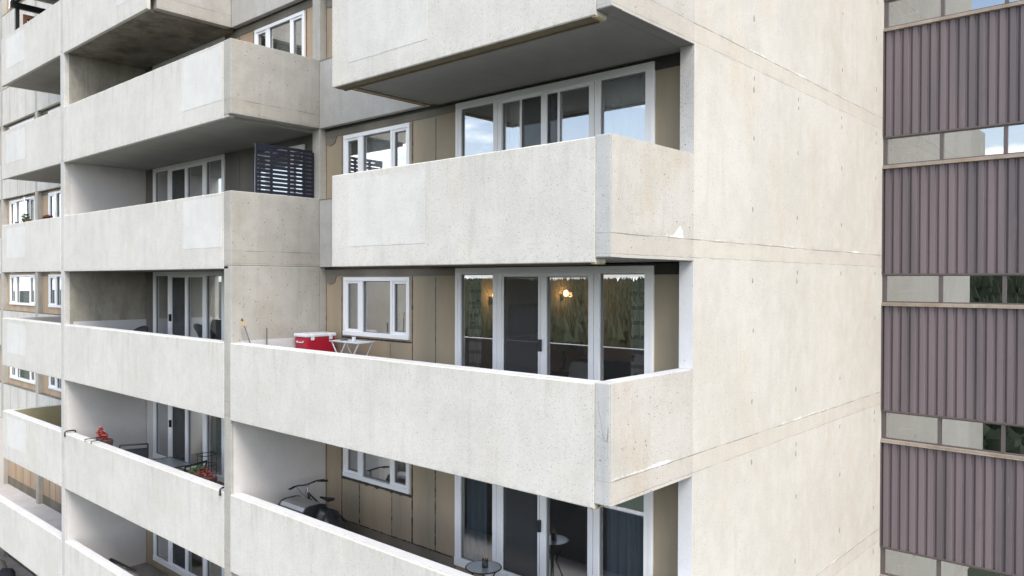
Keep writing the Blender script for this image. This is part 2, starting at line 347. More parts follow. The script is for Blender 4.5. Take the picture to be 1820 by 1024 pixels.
# ------------------------------------------------------------------ dimensions (metres; Z = 0 is a balcony soffit)
H = 2.7; PT = 1.32; YB = 1.85; YW = 2.0; D = 9.42
F0X, F1X = -8.375, -8.125          # party fin between the two nearer bays
G0X, G1X = -16.60, -16.35          # next party fin
C0X, C1X = -24.75, -24.50          # slim column behind
E0X, E1X = -28.55, -28.30
KMIN, KMAX = -5, 3
GROUND = -24.0

bld = thing('apartment_tower', 'tall pale concrete apartment tower with staggered balconies and tan wall panels behind them', 'apartment building', (-8, 6, GROUND))
def part(mb, name, mat, parent=None, bevel=0.0, label=None):
    """a part of the tower, modelled in world metres"""
    o = mb.build(name, mat, None, bevel)
    par = parent or bld
    o.parent = par
    if par is bld: o.matrix_parent_inverse = Matrix.Translation(-Vector(bld.location))
    if label: o['label'] = label
    return o

# --- end wall, storey by storey, and the core behind it
for k in range(KMIN, KMAX+1):
    d = MB().box(-0.2, 0, 1.81, D, k*H, (k+1)*H)
    random.seed(40+k)
    for y in (3.52, 5.11, 7.07, 8.96):
        for dz in (0.75, -0.10, -0.26, -0.95):
            if random.random() < 0.2: continue
            zc = k*H+dz+random.uniform(-.015, .015); yc = y+random.uniform(-.02, .02)
            r = random.uniform(.014, .022); e = random.uniform(1.6, 2.8)
            d.prism([(yc+r*math.cos(a)*random.uniform(.8, 1.2), zc+r*e*math.sin(a)*random.uniform(.8, 1.15)) for a in [i*math.pi/5 for i in range(10)]], 'X', -0.01, 0.0025)
    ew = part(d, 'end_wall', M_SIDE); ew.data.materials.append(M_DOTS)
    for p_ in ew.data.polygons[6:]: p_.material_index = 1
    part(MB().box(-.198, -.002, 1.806, 1.81, k*H+PT+.02, (k+1)*H-.006), 'jamb_face', M_CORNER if k >= 0 else M_JAMB, ew)
    part(MB().box(-28.5, -0.21, 7.2, D-0.05, k*H, (k+1)*H), 'core_wall', M_ROOMD)
part(MB().box(-36.0, -0.21, 2.2, 7.2, (KMAX+1)*H+0.02, (KMAX+1)*H+0.3), 'roof_slab', M_SPAN)
part(MB().box(-30, -0.3, 2.3, 9.3, GROUND, KMIN*H-0.05), 'lower_storeys', M_SPAN)

# --- fins: full-height between storeys where both bays are deep
def fin_piece(x0, x1, z0, z1, mat, y0=0.0, y1=YB):
    return part(MB().box(x0, x1, y0, y1, z0, z1), 'fin_wall', mat, bevel=0.012)
for k in range(KMIN, KMAX+1):
    z0, z1 = k*H, (k+1)*H
    f = fin_piece(G0X, G1X, z0, z1, M_FIN, y1=YW-.004)
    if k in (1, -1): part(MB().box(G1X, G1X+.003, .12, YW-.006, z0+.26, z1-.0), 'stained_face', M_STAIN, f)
    if k == 0: part(MB().box(G1X, G1X+.005, .15, YW-.02, z0+.26, z1-.03), 'painted_face', M_PAINT, f)
    if k == -1: part(MB().box(G1X, G1X+.006, .2, YW-.008, z0+.26, z0+1.39), 'painted_face', M_SILL, f)
    if k <= -2: part(MB().box(G1X, G1X+.005, .05, YW-.02, z0+.26, z1-.03), 'painted_face', M_PAINT, f)
    # slim column in the plane of the spandrels
    part(MB().box(C0X, C1X, YB, YW+.1, z0, z1), 'column', M_COLM, bevel=.008)
    part(MB().box(E0X, E1X, YB, YW+.1, z0, z1), 'column', M_COLM, bevel=.008)
    if k >= 0:
        part(MB().box(F0X, F1X, YB, YW+.1, z0, z1), 'column', M_COLM, bevel=.008)
    else:
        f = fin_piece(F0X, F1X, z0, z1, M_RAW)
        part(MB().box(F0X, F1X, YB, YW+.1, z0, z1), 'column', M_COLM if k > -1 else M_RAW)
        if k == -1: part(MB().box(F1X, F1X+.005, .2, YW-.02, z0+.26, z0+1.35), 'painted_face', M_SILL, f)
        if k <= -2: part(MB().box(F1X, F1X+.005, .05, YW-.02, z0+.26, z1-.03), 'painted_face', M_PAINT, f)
    if k <= -3:
        f = fin_piece(E0X, E1X, z0, z1, M_FIN, y1=YB-.003)
        part(MB().box(E1X, E1X+.005, .05, YB, z0+.26, z1-.03), 'painted_face', M_PAINT, f)

# --- balconies
def wavy_top(x0, x1, y0, y1, z0, z1, n=60, amp=.004, lip=(.205, .001)):
    """a long precast panel whose arrises wander by a few millimetres"""
    mb = MB(); xs = [x0+(x1-x0)*i/n for i in range(n+1)]; vs = []; fs = []
    def j(): return random.uniform(-amp, amp)
    for i, x in enumerate(xs):
        a = 0 if i in (0, n) else 1
        vs += [(x, y0+.006, z0), (x, y0, z0+.008+abs(j())*a), (x, y0, z1-.010-abs(j())*a), (x, y0+.010+abs(j())*a, z1+j()*a*.5), (x, y1-.01, z1+j()*a*.5), (x, y1, z1-.01), (x, y1, z0+lip[1]), (x, y0+lip[0], z0+lip[1]), (x, y0+lip[0], z0)]
    m = 9
    for i in range(n):
        for q in range(m): fs.append((i*m+q, (i+1)*m+q, (i+1)*m+(q+1) % m, i*m+(q+1) % m))
    fs += [tuple(range(m))[::-1], tuple(n*m+q for q in range(m))]
    return mb.add(vs, fs)
def balcony(x0, x1, k, kind):
    """kind: 'A' corner bay, 'B' middle bay, 'C' left bay; x0..x1 clear width"""
    z = k*H
    random.seed(int(abs(x0*10))+k*13+500)
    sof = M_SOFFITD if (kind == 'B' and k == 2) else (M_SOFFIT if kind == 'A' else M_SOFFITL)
    xr = -0.2 if kind == 'A' else x1
    lip = (.205, .001) if kind == 'A' and k >= 0 else (.075, .30)
    sy = .2 if kind == 'A' and k >= 0 else .064
    sx0 = x0+(0.2 if x0 in NARROW else .001); sx1 = xr-(0.2 if kind == 'B' and k >= 2 else .001)
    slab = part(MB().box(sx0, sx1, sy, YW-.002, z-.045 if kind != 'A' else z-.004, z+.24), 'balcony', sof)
    part(MB().box(slab.bound_box[0][0]+.003, slab.bound_box[6][0]-.003, .203, YW-.005, z+.24, z+.26), 'deck', M_FLOORD if (kind == 'B') else M_FLOOR, slab)
    fx1 = -0.206 if kind == 'A' else (x1)
    part(wavy_top(x0, fx1, -.012, .2, z-.055, z+PT, n=int(abs(fx1-x0)*8), lip=lip), 'parapet', M_FRONT, slab)
    if kind == 'A':
        part(MB().box(-.206, 0, 0, .2, z, z+PT+.016), 'corner_post', M_CORNER, slab, .012)
        mb = MB(); n = 14; vs = []; fs = []
        for i in range(n+1):
            y = .0+(1.81)*i/n; a = random.uniform(-.005, .005) if 0 < i < n else 0
            vs += [(-.003, y, z), (.0015, y, z+.01), (.0015, y, z+PT+.004+a), (-.012, y, z+PT+.014+a), (-.2, y, z+PT+.010+a*.5), (-.2, y, z)]
        vs2 = [(v[0], max(v[1], .2) if v[0] < -.1 else max(v[1], .0), v[2]) for v in vs]
        # side parapet proper starts behind the corner post; a 6 mm skin carries the side face forward to the corner
        mb.box(-.2, .0, .2, 1.81, z, z+PT+.012); part(mb, 'side_parapet', M_SIDEP, slab)
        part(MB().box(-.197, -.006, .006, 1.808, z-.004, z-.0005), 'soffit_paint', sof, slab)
        part(MB().box(.0, .003, .004, .2, z+.003, z+PT+.012), 'side_skin', M_SIDEP, slab)
        part(MB().box(-.196, -.02, .205, 1.80, z+PT+.012, z+PT+.018), 'cap_paint', M_SILL, slab)
        part(MB().box(-.26, -.208, .005, .19, z-.072, z-.056), 'soffit_block', M_WOOD, slab)
    part(MB().box(x0+.02, fx1-.02, .05, .195, z+PT+.001, z+PT+.006), 'cap_paint', M_SILL, slab)
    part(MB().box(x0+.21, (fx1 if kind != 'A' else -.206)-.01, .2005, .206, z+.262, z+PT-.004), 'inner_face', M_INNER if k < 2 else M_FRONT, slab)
    if x0 in NARROW and kind in 'AC':
        part(MB().box(x0, x0+.2, .2, YB, z-.02, z+PT), 'return_wall', M_FRONT, slab, .01)
        if kind == 'C': part(MB().box(x0+.2, x0+.204, .21, YB-.01, z+.26, z+PT-.003), 'painted_face', M_OLIVE if k == -2 else M_PAINT, slab)
    if kind == 'A' and k == -1:
        part(MB().tube([(-.155, -.001, z+1.14), (-.145, -.001, z+1.02), (-.12, -.001, z+.93), (-.10, -.001, z+.80), (-.075, -.001, z+.72), (-.04, -.001, z+.70), (-.025, -.001, z+.78), (-.022, -.001, z+.88)], [.001, .003, .002, .002, .002, .003, .005, .001], 5), 'crack', M_DOTS, slab)
    if kind == 'A' and k == 0:
        part(MB().prism([(1.20, z+.27), (1.55, z+.265), (1.53, z+.36), (1.47, z+.42), (1.40, z+.37), (1.31, z+.30)], 'X', .0031, .0045), 'repair_patch', M_PATCH, slab)
    # timber formwork trim left round the underside
    if kind == 'A' and k >= 0:
        part(MB().box(x0+.03, -.27, .02, .197, z-.062, z-.0555), 'rim_board', M_RIM, slab)
        part(MB().box(x0+.05, -.30, .17, .199, z-.078, z-.063), 'formwork_strip', M_RIM, slab)
        part(MB().box(x0+.02, x0+.197, .2, YB-.01, z-.029, z-.021), 'rim_board', M_RIM, slab)
        part(MB().box(x0+.12, x0+.15, .23, YB-.02, z-.042, z-.03), 'formwork_strip', M_WOOD, slab)
    return slab
NARROW = (-5.06, -21.36)
patch = {('A', 0): (-4.66, -2.975, .24, 1.22), ('A', 1): (-4.66, -2.975, .24, 1.22), ('C', 0): (-20.95, -19.3, .26, 1.2)}
def add_patch(slab, x0, x1, z0, z1, frame=True):
    random.seed(int(x0*100+z0*10))
    pts = []
    for (a, b, c, d, n) in ((x0, z0, x1, z0, 14), (x1, z0, x1, z1, 8), (x1, z1, x0, z1, 14), (x0, z1, x0, z0, 8)):
        for i in range(n): pts.append((a+(c-a)*i/n+random.uniform(-.006, .006), b+(d-b)*i/n+random.uniform(-.006, .006)))
    part(MB().prism(pts, 'Y', -.0125, -.015), 'render_patch', M_PATCHS if x0 > -6 else M_PATCH, slab)
for k in range(KMIN, KMAX+1):
    z = k*H
    a = balcony(-5.06 if k >= 0 else F1X, 0, k, 'A')
    b = balcony(G1X, -11.55 if k >= 2 else F0X, k, 'B')
    c = balcony(-21.36 if k >= -2 else E1X, G0X, k, 'C')
    if k >= 0: add_patch(a, -4.66, -2.975+.05*k, z+.24, z+1.22-.02*k)
    if k in (0, 1): add_patch(b, -9.92-.06*k, -8.42, z+.33-.05*k, z+1.26)
    if k >= 2: add_patch(b, -13.1, -11.75, z+.33, z+1.26)
    if k >= -2: add_patch(c, -20.9, -19.3, z+.35, z+1.2)
    if k in (0, 1):      # end wall of the middle balcony: facing the corner bay
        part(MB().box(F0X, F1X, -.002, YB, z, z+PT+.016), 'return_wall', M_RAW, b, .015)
        part(MB().box(F0X+.002, F1X-.10, .0, .12, z-.05, z-.003), 'soffit_block', M_RAW, b)
    if k >= 2:
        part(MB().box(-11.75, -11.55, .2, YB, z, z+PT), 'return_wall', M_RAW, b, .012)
    # spandrels
    def spandrel(x0, x1, mat):
        s_ = part(MB().box(x0, x1, YB, YW-.03, z, z+PT-.02), 'spandrel', mat, bevel=.006)
        part(MB().box(x0, x1, YB-.004, YW-.02, z+PT-.02, z+PT), 'spandrel_cap', M_LINTEL, s_)
        return s_
    if k >= 0: spandrel(F1X, -5.06, M_SPAN)
    if k >= 2: spandrel(-11.55, F0X, M_SPAN)
    if k >= -2:
        spandrel(C1X, -21.36, M_SPANL); spandrel(E1X, C0X, M_SPANL); spandrel(-32.6, E0X, M_SPANL)
        random.seed(90+k); sm = MB()
        for x in (-27.45, -26.6, -25.7, -23.4, -22.5): sm.box(x-.005, x+.005, YB-.0025, YB+.01, z+.02, z+PT-.03)
        part(sm, 'panel_joint', M_LINTEL)

# --- windows
def window(kind, x, zs, sx=1.0):
    """x left edge, zs soffit height above. kind 'big' = sliding door with side lights, 'small' = three-light"""
    if kind == 'big':
        outer = (0, 3.768); zt, zb = zs-.05, zs-2.25
        lights = [(.123, .842, 0), (1.03, 1.822, 1), (1.933, 2.699, 0), (2.897, 3.629, 0)]
    elif kind == 'small':
        outer = (0, 1.92); zt, zb = zs-.20, zs-1.30
        lights = [(.075, .475, 0), (.59, 1.395, 0), (1.455, 1.86, 0)]
    else:
        outer = (0, 2.72); zt, zb = zs-.09, zs-1.17
        lights = [(.07, .56, 0), (.75, 2.15, 0), (2.22, 2.66, 0)]
    y0, y1 = YW-.035, YW+.06
    fr = MB()
    top = .105 if kind == 'big' else .07; bot = .13 if kind == 'big' else .08
    fr.box(x, x+outer[1], y0, y1, zt-top, zt); fr.box(x, x+outer[1], y0-.012, y1, zb, zb+bot)
    fr.box(x, x+.06, y0, y1, zb+bot, zt-top); fr.box(x+outer[1]-.06, x+outer[1], y0, y1, zb+bot, zt-top)
    edges = [(.06, lights[0][0])]+[(lights[i][1], lights[i+1][0]) for i in range(len(lights)-1)]+[(lights[-1][1], outer[1]-.06)]
    for (a, b_) in edges:
        m_ = (a+b_)/2
        if b_-a > .12: fr.box(x+a, x+m_-.008, y0+.012, y1, zb+bot, zt-top); fr.box(x+m_+.008, x+b_, y0+.004, y1, zb+bot, zt-top); fr.box(x+m_-.008, x+m_+.008, y0+.03, y1, zb+bot, zt-top)
        else: fr.box(x+a, x+b_, y0+.008, y1, zb+bot, zt-top)
    wnd = part(fr, 'window', M_VINYL, bevel=.004)
    gk = MB()
    for i, (a, b_, scr) in enumerate(lights):
        inset = .04 if (kind == 'big' and i in (1, 2)) else (.045 if kind != 'big' and i != 1 else 0.0)
        zz0, zz1 = zb+bot, zt-top
        if inset:
            part(MB().box(x+a, x+b_, y0+.02, y1-.01, zz0, zz0+inset), 'sash_rail', M_VINYL, wnd)
            part(MB().box(x+a, x+b_, y0+.02, y1-.01, zz1-inset, zz1), 'sash_rail', M_VINYL, wnd)
            if kind != 'big':
                part(MB().box(x+a, x+a+.045, y0+.02, y1-.01, zz0+inset, zz1-inset), 'sash_stile', M_VINYL, wnd)
                part(MB().box(x+b_-.045, x+b_, y0+.02, y1-.01, zz0+inset, zz1-inset), 'sash_stile', M_VINYL, wnd)
                a += .045; b_ -= .045
        g = .014
        gk.box(x+a, x+a+g, y0+.035, y1, zz0+inset, zz1-inset).box(x+b_-g, x+b_, y0+.035, y1, zz0+inset, zz1-inset)
        gk.box(x+a+g, x+b_-g, y0+.035, y1, zz0+inset, zz0+inset+g).box(x+a+g, x+b_-g, y0+.035, y1, zz1-inset-g, zz1-inset)
        part(MB().box(x+a+g, x+b_-g, YW+.02, YW+.026, zz0+inset+g, zz1-inset-g), 'pane', M_GLASS, wnd)
    part(gk, 'gasket', M_GASKET, wnd)
    if kind == 'big':
        off = .36 if (x > -10 and zs > 2) else 0
        a_, b2 = x+lights[1][0]+off, x+lights[1][1]+off-.02
        sc = MB().box(a_, a_+.035, YW-.012, YW+.008, zb+bot, zt-top).box(b2-.035, b2, YW-.012, YW+.008, zb+bot, zt-top)
        sc.box(a_+.035, b2-.035, YW-.012, YW+.008, zb+bot, zb+bot+.03).box(a_+.035, b2-.035, YW-.012, YW+.008, zt-top-.03, zt-top)
        part(sc, 'screen_frame', M_VINYL, wnd)
        part(MB().box(a_+.035, b2-.035, YW-.002, YW, zb+bot+.03, zt-top-.03), 'insect_screen', M_SCREEN, wnd)
        hx = x+lights[1][1]-.012 if x > -10 else x+lights[1][0]-.03
        hz = zs-1.22
        part(MB().box(hx, hx+.045, y0-.04, y0+.02, hz-.09, hz+.09), 'door_handle', M_BLACK, wnd, .008)
    return wnd
def wall_with_openings(x0, x1, k, opens, mat, lintel=M_LINTEL):
    """opens: (xa, xb, za, zb) relative to the soffit zs = (k+1)H"""
    zs = (k+1)*H; zf = k*H+.26; top = zs-.02 if True else zs
    opens = sorted(opens); mb = MB(); cur = x0
    for (xa, xb, za, zb) in opens:
        mb.box(cur, xa, YW, YW+.14, zf, top); mb.box(xa, xb, YW, YW+.14, zs+za, top); mb.box(xa, xb, YW, YW+.14, zf, zs+zb); cur = xb
    mb.box(cur, x1, YW, YW+.14, zf, top)
    w = part(mb, 'panel_wall', mat)
    return w
def seal_strip(mb, p, q, w=.016, jag=.5):
    if SEALK >= -1: w *= .6; jag *= .5
    else: w *= .85; jag *= .75
    """a hand-run bead of sealant between p and q (x, z) on the panel wall"""
    n = max(4, int(math.hypot(q[0]-p[0], q[1]-p[1])/.05)); dx, dz = q[0]-p[0], q[1]-p[1]; L = math.hypot(dx, dz); nx, nz = -dz/L, dx/L
    a = []; b = []; bl = 0
    for i in range(n+1):
        tt = i/n; ww = w*(.5+jag*random.uniform(-.5, .9)); 
        if random.random() < .05: ww *= 1.7
        a.append((p[0]+dx*tt+nx*ww, p[1]+dz*tt+nz*ww)); b.append((p[0]+dx*tt-nx*ww, p[1]+dz*tt-nz*ww))
    vs = [(u, YW-.004, v) for u, v in a]+[(u, YW-.004, v) for u, v in b]+[(u, YW+.002, v) for u, v in a]+[(u, YW+.002, v) for u, v in b]; m = n+1
    fs = [(i, i+1, m+i+1, m+i) for i in range(n)]+[(i, 2*m+i, 2*m+i+1, i+1) for i in range(n)]+[(m+i, m+i+1, 3*m+i+1, 3*m+i) for i in range(n)]
    mb.add(vs, fs)

SEALK = 0
WIN = {}
for k in range(KMIN, KMAX+1):
    zs = (k+1)*H; zf = k*H+.26
    random.seed(300+k); SEALK = k
    # corner bay
    bx, sx = -4.445, -7.52
    w = wall_with_openings(F1X, -0.2, k, [(bx, bx+3.768, -.05, -2.25), (sx, sx+1.92, -.20, -1.30)], M_PANEL if k > -6 else M_PANEL)
    WIN['A', k] = (window('big', bx, zs), window('small', sx, zs))
    s_ = MB()
    seal_strip(s_, (F1X+.012, zf), (F1X+.012, zs-.2), .012)
    seal_strip(s_, (-7.60, zf), (-7.60, zs-.2), .022); seal_strip(s_, (-5.545, zf), (-5.545, zs-.18), .028); seal_strip(s_, (-4.95, zf), (-4.95, zs-.2), .012, 1.2 if k < -1 else .6)
    seal_strip(s_, (-7.6, zs-1.345), (-5.56, zs-1.345), .045, .35)
    if k < 0: seal_strip(s_, (-6.15 if k == -1 else -6.1, zf), (-6.15 if k == -1 else -6.1, zs-1.39), .009, 1.1)
    if k <= -2: seal_strip(s_, (-7.05, zf), (-7.05, zs-1.39), .011, 1.5); seal_strip(s_, (-8.1, zf+.28), (-4.47, zf+.28), .016, .9)
    part(s_, 'sealant_bead', M_SEAL, w)
    if k <= -2: part(MB().box(F1X+.002, bx-.002, YW-.014, YW, zf, zf+.27), 'skirting', M_LINTEL, w)
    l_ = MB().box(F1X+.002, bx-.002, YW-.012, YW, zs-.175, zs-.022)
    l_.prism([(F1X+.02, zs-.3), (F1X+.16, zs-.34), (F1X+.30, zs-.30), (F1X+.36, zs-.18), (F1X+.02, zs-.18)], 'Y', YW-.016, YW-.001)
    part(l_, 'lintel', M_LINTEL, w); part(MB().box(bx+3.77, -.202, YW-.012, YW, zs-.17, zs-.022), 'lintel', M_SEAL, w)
    part(MB().box(F1X+.002, -.202, YW-.03, YW-.013, zs-.05, zs-.021), 'head_trim', M_SEAL, w)
    # middle bay
    bx, sx = -15.874, -10.77
    w = wall_with_openings(G1X, F0X, k, [(bx, bx+3.768, -.05, -2.25), (sx, sx+1.92, -.20, -1.30)], M_DARKP if k in (0, -1) else (M_PANELO if k == 1 else M_PANEL))
    WIN['B', k] = (window('big', bx, zs), window('small', sx, zs))
    s_ = MB(); seal_strip(s_, (-11.45, zf), (-11.45, zs-.2), .012); seal_strip(s_, (-10.86, zf), (-10.86, zs-.2), .02); seal_strip(s_, (-8.80, zf), (-8.80, zs-.2), .03)
    seal_strip(s_, (-10.85, zs-1.345), (-8.8, zs-1.345), .04, .4); part(s_, 'sealant_bead', M_SEAL, w)
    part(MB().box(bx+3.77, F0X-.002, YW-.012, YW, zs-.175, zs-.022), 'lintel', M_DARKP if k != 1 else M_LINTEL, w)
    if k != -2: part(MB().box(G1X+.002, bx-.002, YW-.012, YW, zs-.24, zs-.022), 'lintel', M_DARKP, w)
    if k == -2: part(MB().box(G1X+.008, bx-.004, YW-.008, YW-.002, zf, zs-.03), 'painted_strip', M_PAINT, w)
    if k == 0: part(MB().box(G1X+.008, bx-.004, YW-.008, YW-.002, zf, zs-.24), 'dark_panel_face', M_DARKP, w)
    # left bay and the one beyond
    sx = -23.83
    w = wall_with_openings(C1X, G0X, k, [(sx, sx+2.72, -.09, -1.17)], M_PANELO)
    WIN['C', k] = (window('mid', sx, zs),)
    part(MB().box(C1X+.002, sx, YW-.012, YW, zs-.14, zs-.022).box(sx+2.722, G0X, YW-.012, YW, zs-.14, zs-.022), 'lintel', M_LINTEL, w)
    sx = -27.93
    w = wall_with_openings(E1X, C0X, k, [(sx, sx+2.72, -.09, -1.17)], M_PANELO if k > -3 else M_PANELO)
    WIN['D', k] = (window('mid', sx, zs),)
    if k <= -3:
        s_ = MB()
        for x in (-27.4, -26.6, -25.8, -25.2): seal_strip(s_, (x, zf+.3), (x, zs-1.2), .008)
        part(s_, 'sealant_bead', M_SEAL, w)
        part(MB().box(E1X, C0X, YW-.015, YW, zf, zf+.3).box(C1X, -17, YW-.015, YW, zf, zf+.3), 'skirting', M_LINTEL, w)
        s_ = MB()
        for x in (-23.9, -23.3, -22.6): seal_strip(s_, (x, zf+.3), (x, zs-1.2), .008)
        part(s_, 'sealant_bead', M_SEAL, w)
    # bay at the far left edge
    part(MB().box(-32.6, E0X, YW, YW+.14, zf, zs-.02), 'panel_wall', M_PANELO)

# --- rooms behind the glass: floor, back wall, partitions, ceiling
for k in range(KMIN, KMAX+1):
    z0, z1 = k*H+.26, (k+1)*H-.03
    dark = M_ROOMD
    for (x0, x1, yb) in ((-8.12, -5.2, 5.2), (-5.1, -0.21, 6.4), (-11.6, -8.38, 5.2), (-16.34, -11.7, 6.4), (-24.5, -16.62, 5.0), (-32.5, -24.76, 5.0)):
        mb = MB(); y0 = YW+.145
        mb.add([(x0, y0, z0), (x1, y0, z0), (x1, yb, z0), (x0, yb, z0), (x0, y0, z1), (x1, y0, z1), (x1, yb, z1), (x0, yb, z1)],
               [(0, 1, 2, 3), (4, 7, 6, 5), (3, 2, 6, 7), (0, 3, 7, 4), (1, 5, 6, 2)])
        r_ = part(mb, 'room', M_ROOM if (k, x0) not in () else dark)
    part(MB().box(-32.6, -.21, YW+.141, 6.5, k*H+.02, k*H+.255), 'floor_slab', M_SPAN)

# ------------------------------------------------------------------ metal-clad wing on the right
wing = thing('clad_wing', 'plum brown ribbed metal wing with narrow ribbon windows right of the concrete end wall', 'building wing', (4, 12, GROUND))
def wpart(mb, name, mat, parent=None, bevel=0):
    o = mb.build(name, mat, None, bevel); o.parent = parent or wing
    if not parent: o.matrix_parent_inverse = Matrix.Translation(-Vector(wing.location))
    return o
WX1 = 7.4
for k in range(KMIN-1, KMAX+1):
    z0, z1 = k*H-.095, (k+1)*H-.735
    # ribbed sheet
    prof = [(0.0, .0)]; x = 0.02
    vs = []; fs = []; pts = []
    while x < WX1:
        pts += [(x, .045), (x+.012, .045), (x+.028, .0), (x+.108, .0), (x+.124, .03), (x+.15, .03)]; x += .160
    pts = [(px_, D+.035-(.035-py)*1.0-.02) for px_, py in pts]
    n = len(pts)
    for (px_, py) in pts: vs += [(px_, py, z0), (px_, py, z1)]
    fs = [(2*i, 2*i+2, 2*i+3, 2*i+1) for i in range(n-1)]
    wpart(MB().add(vs, fs), 'ribbed_cladding', M_CLAD)
    wpart(MB().box(.0, WX1, D+.05, D+.25, z0-.0, z1), 'backing_wall', M_ROOMD)
    s_ = wpart(MB().box(.003, WX1, D-.07, D+.1, z1, z1+.022).box(.003, WX1, D-.05, D+.1, z1+.022, z1+.07), 'window_sill', M_CLAYSILL, bevel=.005)
    wpart(MB().box(.003, WX1, D-.035, D+.05, z0-.03, z0), 'head_flashing', M_BRONZE)
    wpart(MB().box(.001, .02, D-.06, D+.05, z0, z1), 'edge_trim', M_BRONZE)
    zb, zt = z1+.07, (k+1)*H-.125
    fr = MB().box(.003, .075, D-.01, D+.06, zb, zt)
    xx = 1.005
    while xx < WX1: fr.box(xx, xx+.062, D-.015, D+.06, zb+.025, zt-.02); xx += 1.035
    fr.box(.075, WX1, D-.01, D+.06, zb, zb+.025).box(.075, WX1, D-.01, D+.06, zt-.02, zt)
    w = wpart(fr, 'strip_window', M_BRONZE)
    xx = .075
    while xx < WX1-.4:
        x2 = 1.005 if xx < .1 else xx+.973
        wpart(MB().box(xx, x2, D+.02, D+.026, zb+.025, zt-.02), 'pane', M_GLASSW, w); xx = x2+.062
    # curled window stay just inside the first light
    a = Vector((.30, D+.10, zb+.10)); st = MB().tube([a, a+Vector((.05, 0, .05)), a+Vector((-.02, 0, .10)), a+Vector((.08, 0, .13)), a+Vector((.30, 0, .14))], .012, 6)
    wpart(st, 'window_stay', M_WPLAST, w)
    mb = MB().add([(.0, D+.27, zb-.3), (WX1, D+.27, zb-.3), (WX1, D+3, zb-.3), (0, D+3, zb-.3), (0, D+.27, zt+.3), (WX1, D+.27, zt+.3), (WX1, D+3, zt+.3), (0, D+3, zt+.3)],
                  [(0, 1, 2, 3), (4, 7, 6, 5), (3, 2, 6, 7), (0, 3, 7, 4), (1, 5, 6, 2)])
    wpart(mb, 'stair_hall', M_ROOM)
wpart(MB().box(0, WX1, D+.3, D+3.2, GROUND, (KMIN-1)*H-1.5), 'lower_wall', M_SPAN)

# ------------------------------------------------------------------ curtains (hang free inside: things of their own)
def curtain(x0, x1, zt, zb, mat, label, group, amp=.026, per=.15, y=2.42, name='curtain'):
    random.seed(int(abs(x0*77+zt*31)))
    n = max(10, int((x1-x0)/.018)); ph = random.uniform(0, 6); vs = []; fs = []; rows = 7
    cx = (x0+x1)/2
    for r in range(rows+1):
        z = (zt-zb)*(1-r/rows); fl = 1+.10*r/rows
        for i in range(n+1):
            u = i/n*(x1-x0); w = math.sin(2*math.pi*u/per+ph+.7*math.sin(u*5))*amp*(.8+.4*r/rows)+.3*amp*math.sin(u*31+ph)
            vs.append((x0+u*1.0-cx, w, z))
    for r in range(rows):
        for i in range(n): fs.append((r*(n+1)+i, (r+1)*(n+1)+i, (r+1)*(n+1)+i+1, r*(n+1)+i+1))
    o = MB().add(vs, fs, True).build(name, mat); o.location = (cx, y, zb)
    m = o.modifiers.new('thickness', 'SOLIDIFY'); m.thickness = .004
    return tag(o, label, 'curtain', group)
def zt_(k): return (k+1)*H-.08
def zb_(k): return k*H+.475
G1, G2 = 'curtains behind the sliding windows', 'curtains in the small windows'
